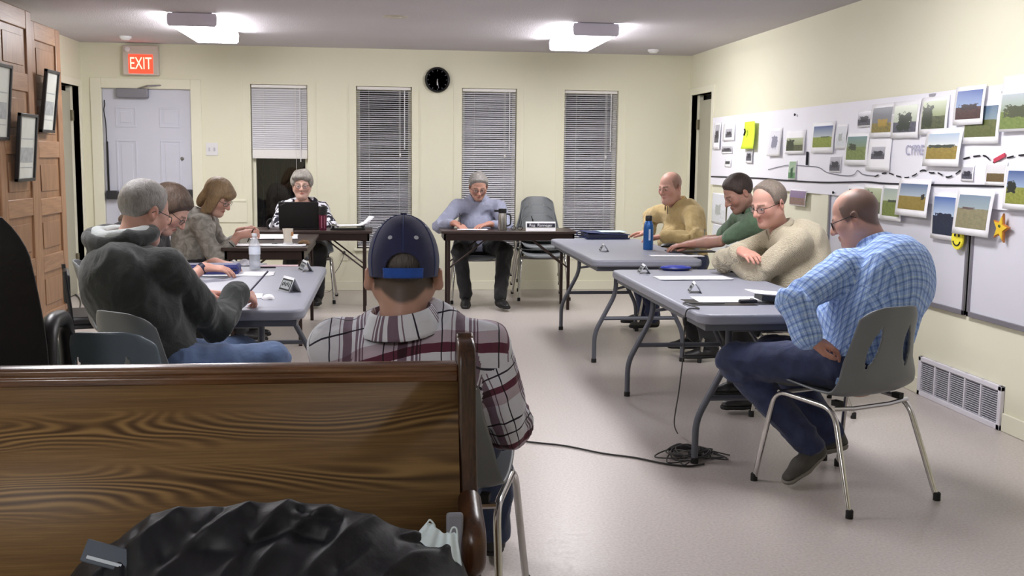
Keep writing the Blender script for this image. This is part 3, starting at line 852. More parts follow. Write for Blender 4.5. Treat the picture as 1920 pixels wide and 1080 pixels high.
# ---- wooden pew (faces the camera) ---------------------------------------
def M_oakboard():
    """plain sawn oak: fine grain everywhere, cathedral figure in two lengthwise bands"""
    t = NT('oak_back'); v = t.coords('Object', (.55, 0, 3.4))
    n = t.noise(v, 1.25, 2.5, .45, .35)
    w = t.math('MULTIPLY_ADD', t.math('SINE', t.math('MULTIPLY', n, 46 * 6.283)), .5, .5)
    sp = t.node('ShaderNodeSeparateXYZ'); tc = t.node('ShaderNodeTexCoord'); t.link(tc.outputs['Object'], sp.inputs[0])
    zz = t.math('ADD', sp.outputs[2], t.math('MULTIPLY_ADD', sp.outputs[0], -.035, t.math('MULTIPLY_ADD', n, .10, -.05)))
    def band(z0, wd): return t.math('SMOOTH_MIN', 1.0, t.math('MAXIMUM', 0.0, t.math('SUBTRACT', 1.25, t.math('ABSOLUTE', t.math('DIVIDE', t.math('SUBTRACT', zz, z0), wd)))), .1)
    bd = t.math('MAXIMUM', band(.775, .038), band(.655, .036))
    f = t.noise(t.coords('Object', (2.2, 0, 130)), 2.2, 3, .7); f2 = t.noise(t.coords('Object', (.7, 0, 16)), 2, 2)
    base = t.math('MULTIPLY_ADD', f, .55, t.math('MULTIPLY_ADD', f2, .45, -.06))
    fig = t.math('MULTIPLY_ADD', w, .62, .10)
    fac = t.mix(t.math('MULTIPLY', bd, .85), base, fig)
    t.base(t.ramp(fac, [(.12, srgb(70, 49, 28)), (.45, srgb(124, 95, 58)), (.80, srgb(172, 139, 86))]))
    t.rough(.5); t.bump(f, .10, .003); return t.m
m_oak = M_oakboard()
m_oakd = M_wood('oak_dark', srgb(34, 19, 11), srgb(72, 44, 26), srgb(98, 64, 38), 'Z', grain=9, rings=10, rough=.34, contrast=.5, coat=.15)
m_oakx = M_wood('oak_rail', srgb(56, 34, 20), srgb(104, 70, 44), srgb(134, 96, 62), 'X', grain=9, rings=10, rough=.22, contrast=.4, coat=.6)
pw = thing('wooden_pew', 'long varnished oak pew in front with a black jacket on its seat', 'pew', (0, 2.3, 0))
XA, XB = -1.75, .165
def yb_at(z): return .155 - (.885 - z) * .42          # leaning backrest, local y
b = MB()
def pewbk(u, v):
    z = .36 + v * (.865 - .36); return (XA + u * (XB - XA), yb_at(z), z)
b.grid(1, 1, pewbk); b.build('backrest', m_oak, pw, solid=.028)
b = MB(); prof = [(.125, .852), (.122, .868), (.128, .873), (.125, .878), (.126, .888), (.135, .893), (.175, .893), (.18, .885), (.18, .85)]
b.prism(prof, XA, XB, frame_m((0, 0, 0), (0, 1, 0), (0, 0, 1), (1, 0, 0))); b.build('top_rail', m_oakx, pw, bevel=.003)
b = MB(); b.bx((XA, -.50, .385), (XB, .02, .42)); b.build('seat', m_oakx, pw, bevel=.01)
# end board with rolled arm
pts = spline([(.20, .93), (.17, .945), (.135, .935), (.11, .90), (.095, .82), (.08, .74), (.06, .655), (.035, .61), (-.01, .59), (-.06, .588), (-.10, .575), (-.114, .545), (-.108, .51), (-.09, .49), (-.07, .475), (-.065, .44), (-.07, .40), (-.09, .25), (-.11, .0), (.22, .0), (.21, .3), (.215, .6)], 5, closed=True)
b = MB(); b.prism([(p[0], p[1]) for p in pts], XB, XB + .042, frame_m((0, 0, 0), (0, 1, 0), (0, 0, 1), (1, 0, 0))); b.build('end_board', m_oakd, pw, bevel=.009, seg=3)
b = MB(); b.tube(fillet([(XB + .021, .03, .60), (XB + .021, -.03, .583), (XB + .021, -.085, .573), (XB + .021, -.112, .55), (XB + .021, -.106, .505), (XB + .021, -.08, .49)], .03, 5), .027, 16, flat=((1, 0, 0), 1.0)); b.build('arm_roll', m_oakd, pw)
b = MB(); b.box((XB - .02, -.10, .555), (.036, .02, .12)); b.build('corner_pad', M_plain('felt_grey', srgb(140, 142, 150), .8), pw, bevel=.006)
b = MB(); b.prism([(p[0], p[1]) for p in pts], XA - .042, XA, frame_m((0, 0, 0), (0, 1, 0), (0, 0, 1), (1, 0, 0))); b.build('end_board', m_oakd, pw, bevel=.009, seg=3)
b = MB(); b.bx((XA, -.44, 0), (XA + .05, -.40, .39)); b.bx((XB - .05, -.44, 0), (XB, -.40, .39)); b.build('support_leg', m_oakd, pw, bevel=.005)

# ---- black jacket lying on the pew seat (draped cloth with modelled creases)
SIL = [(128, 1085), (150, 1058), (185, 1030), (225, 1014), (255, 985), (285, 965), (340, 961), (400, 951), (470, 949), (540, 945), (600, 948), (650, 956), (700, 972), (750, 992), (800, 1008), (840, 1024), (866, 1050), (880, 1085)]
_sx = [p[0] for p in SIL]; _sy = [p[1] for p in SIL]
CRE = [([(470, 950), (395, 1000), (330, 1060), (300, 1100)], .020, 20), ([(545, 946), (480, 1010), (430, 1070), (400, 1110)], .022, 22), ([(620, 955), (560, 985), (505, 1040), (455, 1100)], .018, 16),
       ([(700, 975), (640, 1012), (580, 1060), (540, 1110)], .020, 20), ([(780, 1003), (700, 1028), (630, 1070), (590, 1110)], .018, 17), ([(845, 1030), (770, 1046), (700, 1080), (660, 1110)], .020, 22),
       ([(340, 962), (290, 1005), (240, 1040), (200, 1090)], .022, 24), ([(480, 1012), (555, 992), (610, 1006)], -.030, 16), ([(330, 1040), (400, 1020), (470, 1030)], -.016, 15), ([(640, 1050), (740, 1015), (820, 1030)], -.012, 12), ([(420, 962), (400, 985), (380, 1000)], -.012, 9), ([(560, 960), (590, 975), (640, 980)], -.010, 8), ([(270, 1000), (250, 1030), (270, 1075)], -.014, 10)]
NU, NV = 210, 64
uu, vv = np.meshgrid(np.linspace(0, 1, NU + 1), np.linspace(0, 1, NV + 1))
PX = 128 + uu * 752; RY = np.interp(PX, _sx, _sy); PY = RY + (vv - .22) * 250
disp = np.zeros_like(PX)
for pl, h, w in CRE:
    best = np.full(PX.shape, 9e9)
    for (x0, y0), (x1, y1) in zip(pl, pl[1:]):
        dx, dy = x1 - x0, y1 - y0; t_ = np.clip(((PX - x0) * dx + (PY - y0) * dy) / (dx * dx + dy * dy), 0, 1)
        best = np.minimum(best, np.hypot(PX - x0 - t_ * dx, PY - y0 - t_ * dy))
    disp += h * 1.15 * np.exp(-(best / w) ** 1.3)
D3 = np.stack([PX * .35 + PY * .5, PY * 1.4 - PX * .9, PX * 0], -1) / 1000
disp += .004 * wob(D3, 34, 2) + .0022 * wob(D3, 80, 5)
JV = np.zeros(PX.shape + (3,))
for j in range(NV + 1):
    for i in range(NU + 1):
        v_ = vv[j, i]; q = ony(PX[j, i], RY[j, i], 2.02)
        if v_ < .22:
            k = (.22 - v_) / .22; JV[j, i] = q + np.array([0, .02 * k + .05 * k * k, -.10 * k * k])
        else:
            k = (v_ - .22) / .78; JV[j, i] = q + np.array([0, -.30 * k, -.05 * k - .16 * k * k])
        JV[j, i] += np.array([0, -.75, .66]) * (disp[j, i] * (1 if v_ >= .22 else max(0, 1 - (.22 - v_) / .12)))
JV[..., 2] = np.maximum(JV[..., 2], .4225)
ids_ = np.arange((NU + 1) * (NV + 1)).reshape(NV + 1, NU + 1)
JQ = np.stack([ids_[:-1, :-1], ids_[:-1, 1:], ids_[1:, 1:], ids_[1:, :-1]], -1).reshape(-1, 4)[:, ::-1]
m_jack = M_plain('black_nylon', srgb(18, 19, 26), .56, var=.08, scale=14, bump=.10, bscale=60)
ja = np_mesh('black_jacket', JV.reshape(-1, 3), JQ, m_jack); tag(ja, 'crumpled black jacket lying on the seat of the wooden pew', 'jacket')
sm_ = ja.modifiers.new('solid', 'SOLIDIFY'); sm_.thickness = .004; sm_.offset = -1
# its sewn label patch
_n = int((228 - 128) / 752 * NU); _j = int(NV * .40); pc = tuple(JV[_j, _n] + np.array([.0, -.012, .010]))
Mx = frame_m(pc, Vector((.90, -.12, -.24)).normalized(), Vector((.22, .62, .75)).normalized(), Vector((.06, -.77, .63)).normalized())
b = MB(); b.box((0, 0, 0), (.085, .042, .004), Mx); b.build('patch', M_plain('patch_slate', srgb(70, 80, 92), .5), ja, bevel=.002)
b = MB(); b.box((0, -.012, .004), (.064, .006, .002), Mx); b.build('patch_lettering', M_plain('patch_letter', srgb(190, 200, 210), .5), ja)
# ---- disposable face mask beside it
t = thing('face_mask', 'pale blue disposable face mask tucked between the jacket and the pew arm', 'face mask', tuple(ony(822, 1010, 2.03)))
m_mask = M_plain('mask_blue', srgb(220, 236, 242), .8, var=.03, scale=40, stretch=(1, 1, 8))
MK = [ony(px, py, Y_) - ony(822, 1010, 2.03) for px, py, Y_ in ((800, 980, 2.04), (857, 1003, 2.03), (866, 1062, 1.99), (774, 1010, 2.0))]
b = MB()
def mk(u, v):
    q = (MK[0] * (1 - u) + MK[1] * u) * (1 - v) + (MK[3] * (1 - u) + MK[2] * u) * v
    return tuple(q + np.array([0, -.012 * math.sin(PI * u) - .003 * math.sin(u * 26), .003 * math.sin(u * 9)]))
b.grid(30, 16, mk); b.build('mask_sheet', m_mask, t, solid=.002)
m_loop = M_plain('mask_loop', srgb(214, 228, 232), .8)
for PL_ in (((800, 984), (806, 975), (815, 986), (812, 1000)), ((843, 1004), (848, 990), (856, 992), (858, 1012))):
    a, c, d_, e_ = [tuple(ony(px, py, 2.025) - ony(822, 1010, 2.03)) for px, py in PL_]
    b = MB(); b.tube(spline([a, c, d_, e_], 8), .0018, 6); b.build('ear_loop', m_loop, t)
# ================================================================= WALL OF PHOTOGRAPHS
WX = XR
m_paper = M_plain('white_paper', srgb(236, 236, 244), .7, var=.01, scale=3)
m_sheet = M_plain('sheet_paper', srgb(244, 244, 248), .65, var=.005)
m_ink = M_plain('black_ink', srgb(22, 22, 34), .6)
m_board = M_plain('board_enamel', srgb(214, 214, 224), .28, var=.01, scale=2)
m_bframe = M_plain('board_frame', srgb(150, 148, 158), .35, metal=.5)
def wall_rect(b, y0, y1, z0, z1, x0, x1): b.bx((WX - x1, min(y0, y1), z0), (WX - x0, max(y0, y1), z1))
# two white boards side by side
for nm, ya, yb_, lab in (('white_board', 5.43, 7.28, 'white board on the right wall, farther one behind the blue shirted man'), ('white_board', 3.56, 5.40, 'white board on the right wall, nearer one running off the picture edge')):
    t = thing('white_board', lab, 'white board', (WX, (ya + yb_) / 2, .54), group='white boards on the right wall')
    L = (yb_ - ya) / 2; H = 1.22
    b = MB(); b.bx((-.012, -L, 0), (-.002, L, H)); b.build('board_face', m_board, t)
    b = MB()
    for p, q in (((-L, 0), (L, .028)), ((-L, H - .02), (L, H)), ((-L, 0), (-L + .02, H)), ((L - .02, 0), (L, H))): b.bx((-.022, p[0], p[1]), (-.001, q[0], q[1]))
    b.build('board_frame', m_bframe, t, bevel=.002)
# long paper banner with the drawn river map
bn = thing('paper_banner', 'long white paper strip pinned along the right wall with inked lines', 'paper banner', (WX, 7.0, 1.1))
b = MB()
def ban(u, v):
    y = 4.2 + u * (10.06 - 4.2)
    return (-.026 - .003 * math.sin(u * 37) * v - .002 * math.sin(u * 90 + v * 4), y - 7.0, v * (1.765 - 1.13) + .03)
b.grid(90, 6, ban); b.build('paper', m_paper, bn, fix=False)
def line_on(ctrl, w, name, dash=None, mat=None, x=-.034):
    b = MB(); pts = spline([Vector((0,) + tuple(onx(px, py, WX + x)[1:])) for px, py in ctrl], 8)
    L = 0; w = w * .7
    for a, c in zip(pts, pts[1:]):
        L += (c - a).length
        if dash and (L % dash) > dash * .62:
            if b.f: b.build('river_dash', mat or m_ink, bn, fix=False); b = MB()
            continue
        d = (c - a).normalized(); n = Vector((0, -d.z, d.y)) * w / 2
        o = Vector((x, -7.0, -1.1))
        b.add([a + n + o, a - n + o, c - n + o - d * -.004, c + n + o + d * .004], [(0, 1, 2, 3)])
    if b.f: b.build(name, mat or m_ink, bn, fix=False)
line_on([(1333, 331), (1420, 334), (1470, 338), (1545, 342), (1620, 341), (1660, 344), (1760, 347), (1893, 349), (1940, 349)], .016, 'road_line')
line_on([(1440, 318), (1475, 310), (1510, 311), (1535, 314), (1550, 323), (1580, 329), (1600, 328), (1608, 320), (1618, 327), (1640, 330)], .008, 'river_line', None, M_plain('ink_grey', srgb(120, 120, 136), .6))
line_on([(1640, 331), (1655, 325), (1668, 325), (1682, 330), (1700, 333), (1715, 328), (1730, 319), (1745, 324), (1758, 324), (1775, 332), (1790, 327), (1800, 320)], .012, 'river_line', .10)
line_on([(1806, 298), (1822, 294), (1845, 292), (1856, 300), (1864, 305)], .012, 'river_line', .10)
line_on([(1888, 296), (1905, 292), (1925, 290), (1960, 286)], .012, 'river_line', .10)
p = onx(1726, 282, WX - .034)
TM = frame_m((-.034, p[1] - 7.0, p[2] - 1.1), (0, -1, 0), (0, 0, 1), (-1, 0, 0))
text_mesh('inked_words', 'CYPRESS H', .085, M_plain('ink_faint', srgb(172, 170, 196), .6), bn, TM @ Matrix.Diagonal((.9, 1, 1, 1)), .001)
p = onx(1777, 329, WX - .034)
text_mesh('inked_words', 'HWY  ROAD', .055, M_plain('ink_pale', srgb(168, 158, 166), .6), bn, frame_m((-.034, p[1] - 7.0, p[2] - 1.1), (0, -1, 0), (0, 0, 1), (-1, 0, 0)), .001) if False else None

def photo_mat(name, sky0, sky1, ground0, ground1, hor, blob=None, bl=(.35, .65), bh=.14, gs=9):
    """printed picture: sky over land with dark shapes along the horizon"""
    t = NT(name)
    tc = t.node('ShaderNodeTexCoord'); sp = t.node('ShaderNodeSeparateXYZ'); t.link(tc.outputs['UV'], sp.inputs[0])
    u, v = sp.outputs[0], sp.outputs[1]
    uv = tc.outputs['UV']
    n1 = t.noise(uv, gs, 4, .65); n2 = t.noise(uv, 4, 2)
    sky = t.ramp(v, [(hor, sky1), (1, sky0)])
    grd = t.ramp(n1, [(.3, ground0), (.7, ground1)])
    h = t.math('MULTIPLY_ADD', n2, .06, hor - .03)
    c = t.mix(t.math('GREATER_THAN', v, h), grd, sky)
    if blob:
        cx = (bl[0] + bl[1]) / 2; w = (bl[1] - bl[0]) / 2
        d = t.math('ABSOLUTE', t.math('DIVIDE', t.math('SUBTRACT', u, cx), w))
        e = t.math('ABSOLUTE', t.math('DIVIDE', t.math('SUBTRACT', v, hor), bh))
        f = t.math('ADD', t.math('MAXIMUM', d, e), t.math('MULTIPLY_ADD', t.noise(uv, 7, 3, .7), 1.6, -.8))
        c = t.mix(t.math('LESS_THAN', f, .85), c, c4(blob))
    t.base(c); t.rough(.3)
    return t.m
S = srgb
PM = {
 'field': photo_mat('pic_field', S(70, 92, 150), S(190, 200, 205), S(120, 140, 50), S(150, 160, 70), .48, S(70, 90, 50), (.4, .9), .03),
 'hills': photo_mat('pic_hills', S(110, 145, 150), S(130, 150, 120), S(96, 116, 56), S(140, 156, 92), .55, S(48, 58, 38), (.1, .55), .16),
 'trees': photo_mat('pic_trees', S(210, 218, 200), S(190, 200, 180), S(70, 72, 88), S(100, 100, 116), .38, S(40, 50, 42), (.15, .8), .38),
 'road': photo_mat('pic_road', S(96, 100, 112), S(120, 122, 130), S(96, 94, 66), S(160, 140, 50), .38, S(170, 140, 50), (.3, .8), .16),
 'grove': photo_mat('pic_grove', S(190, 200, 170), S(150, 160, 120), S(52, 60, 44), S(104, 110, 76), .45, S(48, 58, 40), (.0, .5), .45, 6),
 'camp': photo_mat('pic_camp', S(40, 76, 150), S(150, 170, 205), S(58, 40, 46), S(92, 66, 62), .42, S(52, 42, 46), (.1, .9), .10),
 'plain': photo_mat('pic_plain', S(84, 110, 136), S(126, 146, 156), S(78, 90, 48), S(108, 112, 66), .55),
 'crowd': photo_mat('pic_crowd', S(180, 190, 196), S(150, 164, 140), S(96, 116, 60), S(130, 146, 82), .5, S(76, 82, 60), (.05, .95), .2),
 'wheat': photo_mat('pic_wheat', S(150, 172, 196), S(222, 226, 226), S(130, 112, 44), S(164, 142, 66), .50, S(40, 52, 36), (.0, .95), .07),
 'meadow': photo_mat('pic_meadow', S(160, 175, 170), S(184, 196, 176), S(96, 112, 50), S(130, 142, 76), .55, S(56, 66, 50), (.3, .8), .05),
 'gold': photo_mat('pic_gold', S(86, 108, 146), S(170, 184, 196), S(130, 112, 48), S(150, 132, 66), .52, S(40, 40, 36), (.82, .95), .12),
 'lake': photo_mat('pic_lake', S(72, 104, 170), S(180, 200, 222), S(34, 40, 66), S(52, 58, 74), .5, S(40, 44, 66), (.1, .9), .08),
 'range': photo_mat('pic_range', S(120, 140, 160), S(150, 165, 170), S(120, 118, 92), S(150, 142, 112), .6, S(96, 80, 80), (.1, .6), .04),
 'slope': photo_mat('pic_slope', S(60, 84, 140), S(150, 170, 200), S(110, 120, 40), S(158, 160, 84), .5, S(30, 36, 30), (.0, .35), .2),
 'dusk': photo_mat('pic_dusk', S(150, 130, 160), S(130, 112, 150), S(120, 92, 90), S(150, 126, 112), .5),
 'mono': photo_mat('pic_mono', S(190, 190, 200), S(170, 170, 182), S(60, 60, 74), S(110, 110, 124), .45, S(44, 44, 60), (.1, .9), .25),
 'dark': photo_mat('pic_dark', S(36, 38, 60), S(60, 60, 80), S(30, 30, 44), S(60, 58, 66), .6),
 'green': photo_mat('pic_green', S(150, 180, 150), S(180, 200, 176), S(50, 110, 66), S(120, 170, 120), .35, S(30, 80, 50), (.3, .7), .35),
 'sketch': photo_mat('pic_sketch', S(232, 232, 242), S(232, 232, 242), S(228, 228, 238), S(236, 236, 244), .5, S(140, 140, 160), (.2, .85), .3),
 'notes': photo_mat('pic_notes', S(220, 224, 232), S(220, 224, 232), S(196, 202, 206), S(226, 230, 236), .45, S(170, 176, 176), (.2, .7), .22, 14),
 'brownroom': photo_mat('pic_brown', S(220, 220, 224), S(214, 214, 216), S(92, 76, 50), S(116, 98, 66), .5),
}
def wall_photo(px0, px1, py0, py1, key, label, border=.08, lean=3., name='photo_print', cat='photo', off=.03, img=None, bot=None, group='prints pinned along the right wall'):
    pc_ = (px0 + px1) / 2
    A = onx(px0, (py0 + py1) / 2, WX - off); B = onx(px1, (py0 + py1) / 2, WX - off)
    T = onx(pc_, py0, WX - off); Bo = onx(pc_, py1, WX - off)
    w = A[1] - B[1]; h = T[2] - Bo[2]
    t = thing(name, label, cat, (WX - off, (A[1] + B[1]) / 2, T[2]), 0, group)
    # local frame: x' along -Y (to the right as one faces the wall), z up; leans out at the bottom
    def pt(u, v, d=0.):            # u 0..1 left-right, v 0..1 top-down
        o = math.sin(math.radians(lean)) * v * h + .004 * math.sin(v * 3) 
        return (-(d + o), w / 2 - u * w, -v * h)
    b = MB(); b.grid(4, 8, lambda u, v: pt(u, v)); b.build('paper', m_sheet, t, solid=.0012, fix=False)
    if key:
        u0, u1 = border, 1 - border; v0, v1 = (border * w / h if img is None else img[0]), (1 - (bot if bot is not None else border * w / h * 1.3) if img is None else img[1])
        if img is not None and len(img) == 4: u0, u1 = img[2], img[3]
        b = MB(); nu, nv = 4, 8
        b.grid(nu, nv, lambda u, v: pt(u0 + u * (u1 - u0), v0 + v * (v1 - v0), .0018))
        o = b.build('picture', PM[key], t, fix=False)
        l = o.data.uv_layers.new(name='UVMap')
        for lp in o.data.loops:
            k = lp.vertex_index; l.data[lp.index].uv = ((k % (nu + 1)) / nu, 1 - (k // (nu + 1)) / nv)
    return t
wall_photo(1339, 1352, 230, 280, 'mono', 'small white sheet with a narrow dark strip, farthest left of the wall prints', img=(.08, .75, .25, .85))
wall_photo(1357, 1379, 232, 264, 'mono', 'small white sheet with a tiny grey picture beside the dark strip sheet', img=(.3, .8, .25, .8))
wall_photo(1354, 1374, 272, 288, 'mono', 'tiny grey print below the two leftmost sheets', border=.04)
wall_photo(1360, 1371, 298, 313, 'dark', 'tiny dark square print lowest among the leftmost sheets', border=.12)
wall_photo(1443, 1467, 240, 293, 'sketch', 'white sheet with a pencil sketch right of the yellow note', img=(.1, .9, .1, .9), lean=5)
wall_photo(1400, 1412, 277, 306, 'mono', 'small dark portrait print hanging under the yellow note', border=.1)
nt = thing('yellow_note', 'bright yellow note pinned on the paper banner', 'note', tuple(onx(1408, 228, WX - .04)), group=None)
A_ = onx(1397, 250, WX - .04); B_ = onx(1420, 250, WX - .04); h_ = onx(1408, 228, WX - .04)[2] - onx(1408, 279, WX - .04)[2]; w_ = A_[1] - B_[1]
m_yel = M_plain('note_yellow', srgb(214, 240, 60), .6)
b = MB(); b.grid(6, 8, lambda u, v: (-.03 * v * v - .02 * u * (1 - v), w_ / 2 - u * w_, -v * h_)); b.build('note_paper', m_yel, nt, solid=.0015, fix=False)
b = MB(); b.tube([(-.03, w_ * .22, -h_ * .28), (-.035, w_ * .12, -h_ * .36), (-.035, w_ * .2, -h_ * .5)], .008, 6); b.build('ink_mark', m_ink, nt)
wall_photo(1475, 1511, 244, 289, 'grove', 'print with trees over a green lawn, white upper half', img=(.32, .86, .06, .92))
wall_photo(1524, 1566, 228, 287, 'field', 'print of blue sky over a bright green field right of the tree print')
wall_photo(1569, 1589, 233, 279, 'notes', 'small pale grey printed sheet between the sky print and the hills print')
wall_photo(1480, 1494, 301, 337, 'green', 'narrow green figure print low on the banner', border=.05)
wall_photo(1557, 1578, 292, 323, 'mono', 'small grey tilted print below the pale grey sheet', border=.04)
wall_photo(1587, 1630, 248, 310, 'hills', 'print of green hills with dark trees')
wall_photo(1610, 1635, 207, 238, 'mono', 'small curled grey print high on the banner', border=.04)
wall_photo(1635, 1678, 194, 258, 'road', 'print of a grey road with yellow bushes, left of the tree lined road print')
wall_photo(1675, 1726, 189, 259, 'trees', 'print of dark trees over a grey road')
wall_photo(1728, 1780, 181, 252, 'grove', 'print of a dark grove in pale light')
wall_photo(1792, 1848, 161, 234, 'camp', 'print of deep blue sky over a dark camp', off=.042)
wall_photo(1808, 1878, 189, 270, 'plain', 'print of grey blue sky over an olive plain, tucked behind the camp print')
wall_photo(1880, 1962, 139, 246, 'crowd', 'large print of a crowd in a green field cut by the picture edge', img=(.33, .95, .03, .97), off=.04)
wall_photo(1627, 1672, 258, 320, 'mono', 'white sheet with a small dark picture in its middle', img=(.28, .65, .22, .78))
wall_photo(1738, 1806, 240, 312, 'wheat', 'print of a yellow wheat field under cloudy sky', off=.04, lean=6)
wall_photo(1804, 1827, 310, 340, 'mono', 'small grey print in a white border right of the wheat print')
wall_photo(1850, 1889, 304, 348, 'brownroom', 'small print with brown lower half near the right edge')
wall_photo(1886, 1948, 312, 394, 'slope', 'print of a yellow green slope cut by the picture edge', off=.04)
wall_photo(1590, 1622, 349, 398, 'dark', 'dark print half hidden behind the bald head')
wall_photo(1620, 1657, 346, 408, 'grove', 'green print half hidden behind the bald head')
wall_photo(1655, 1694, 347, 414, 'meadow', 'print of a green meadow right of the bald head')
wall_photo(1686, 1746, 335, 406, 'gold', 'print of a golden field under blue sky', off=.045, lean=6)
wall_photo(1748, 1795, 362, 450, 'lake', 'tall print of blue sky over dark water', lean=1)
wall_photo(1795, 1864, 356, 442, 'range', 'large print of a dry plain under a grey sky', off=.045, lean=6)
wall_photo(1482, 1512, 356, 386, 'dusk', 'small purple print below the banner', border=.02)
wall_photo(1336, 1362, 362, 420, 'notes', 'upper white note sheet below the banner beside the side door', lean=1, border=.03)
wall_photo(1364, 1402, 362, 470, 'notes', 'large white chart sheet below the banner behind the man in the green shirt', lean=1, border=.03)
wall_photo(1336, 1362, 420, 476, 'notes', 'lower white note sheet below the banner beside the side door', lean=1, border=.03)
for px, py, lab in ((1492, 215, 'push pin at the top of the banner over the tree print'), (1884, 173, 'push pin at the corner of the crowd print'), (1564, 361, 'push pin at the lower edge of the banner')):
    p = onx(px, py, WX - .03); t = thing('push_pin', 'small dark ' + lab, 'pin', tuple(p))
    b = MB(); b.lathe([(.004, 0), (.010, .006), (.010, .012), (.004, .014)], 10, Matrix.Rotation(-PI / 2, 4, 'Y')); b.build('pin_head', m_ink, t)
p = onx(1513, 297, WX - .035); t = thing('black_magnet', 'short black magnetic bar on the banner below the tree print', 'magnet', tuple(p))
b = MB(); b.box((0, 0, 0), (.012, .022, .10)); b.build('bar', m_ink, t, bevel=.003)
p = onx(1874, 296, WX - .035); t = thing('red_marker_strip', 'short red strip stuck on the banner near the right edge', 'strip', tuple(p))
b = MB(); b.box((0, 0, 0), (.006, .10, .02), Matrix.Rotation(math.radians(-18), 4, 'X')); b.build('strip', M_plain('strip_red', srgb(196, 60, 84), .5), t)
# smiley and star cut-outs on the board
p = onx(1796, 448, WX - .04); t = thing('smiley_sign', 'round yellow smiling face cut out on the white board', 'cut-out', tuple(p))
RY = Matrix.Rotation(-PI / 2, 4, 'Y')
b = MB(); b.lathe([(.057, -.006), (.06, 0), (.057, .006)], 32, RY); b.build('disc', M_plain('smile_yellow', srgb(236, 224, 60), .5), t, bevel=0)
for s in (-1, 1): b = MB(); b.lathe([(.009, 0), (.008, .002)], 14, Matrix.Translation((-.0065, s * .02, .02)) @ RY); b.build('eye', m_ink, t)
b = MB(); b.tube([(-.0075, .038 * math.sin(a), -.002 - .034 * math.cos(a)) for a in [math.radians(q) for q in range(-70, 71, 10)]], .004, 6); b.build('smile', m_ink, t)
p = onx(1877, 428, WX - .04); t = thing('star_sign', 'yellow orange star cut out on the white board', 'cut-out', tuple(p))
st = [(math.sin(k * PI / 5) * (.078 if k % 2 == 0 else .034), math.cos(k * PI / 5) * (.078 if k % 2 == 0 else .034)) for k in range(10)]
SM = frame_m((0, 0, 0), (0, -1, 0), (0, 0, 1), (-1, 0, 0)) @ Matrix.Rotation(math.radians(-12), 4, 'Z')
b = MB(); b.prism(st, -.006, .004, SM); b.build('star_rim', M_plain('star_orange', srgb(190, 120, 60), .5), t)
b = MB(); b.prism([(x * .82, y * .82) for x, y in st], .004, .009, SM); b.build('star_face', M_plain('star_yellow', srgb(226, 190, 50), .5), t)
b = MB(); b.prism(rrect(.02, .014, .006, 3), .009, .011, SM @ Matrix.Translation((-.004, .01, 0))); b.build('star_mark', M_plain('star_mark', srgb(70, 84, 30), .5), t)

# ================================================================= THINGS ON THE TABLES
def sheet(x, y, w, l, rz, label, z=TZ, name='paper_sheet', mat=None, n=1, group='papers on the tables', cat='paper', curl=.0):
    t = thing(name, label, cat, (x, y, z), rz, group)
    for k in range(n):
        a = (k * 37 % 11 - 5) * .012
        b = MB(); b.grid(6, 6, lambda u, v: ((u - .5) * w, (v - .5) * l, .0015 + k * .0012 + curl * max(0, u - .6) ** 2 * 6), M=Matrix.Rotation(a, 4, 'Z') @ Matrix.Translation((.006 * (k % 3), -.004 * k, 0)))
        b.build('sheet', mat or m_sheet, t, solid=.001, fix=False)
    return t
def P2(px, py, z=TZ): q = onz(px, py, z); return q[0], q[1]
# right near table
x, y = P2(1385, 562); sheet(x, y, .42, .20, .0, 'white paper lying nearest on the right table, black cord end on it', n=2)
x, y = P2(1297, 522); sheet(x, y, .40, .17, .05, 'stack of white papers in the middle of the near right table', n=5)
t = thing('black_folder', 'thin black folder edge under the nearest white paper', 'folder', (P2(1345, 566)[0] - .0, P2(1345, 566)[1] - .02, TZ), .0)
b = MB(); b.box((0, 0, .0005), (.30, .22, .001)); b.build('cover', m_black, t)
# blue glasses case
x, y = P2(1267, 507); t = thing('glasses_case', 'blue oval case lying on the near right table', 'case', (x, y, TZ), -.05)
b = MB(); b.lathe([(.004, .0), (.062, .002), (.078, .012), (.07, .024), (.04, .03), (.003, .031)], 28, Matrix.Diagonal((1.25, .62, 1, 1))); b.build('shell', M_plain('case_blue', srgb(44, 58, 156), .3), t)
b = MB(); b.tube([(.098 * math.cos(a), .049 * math.sin(a), .013) for a in [k * PI / 16 for k in range(32)]], .003, 6, closed=True); b.build('seam', m_black, t)
# closed dark laptop under the cream sleeves
x, y = P2(1400, 507); t = thing('tablet_computer', 'flat dark tablet lying under the cream sweater sleeves', 'tablet', (x + .02, y - .02, TZ), -.25)
b = MB(); b.box((0, 0, .006), (.36, .25, .012)); b.build('body', M_plain('tablet_dark', srgb(34, 34, 40), .3), t, bevel=.004)
b = MB(); b.box((0, 0, .0125), (.33, .22, .001)); b.build('screen', M_plain('tablet_glass', srgb(20, 20, 24), .12), t)
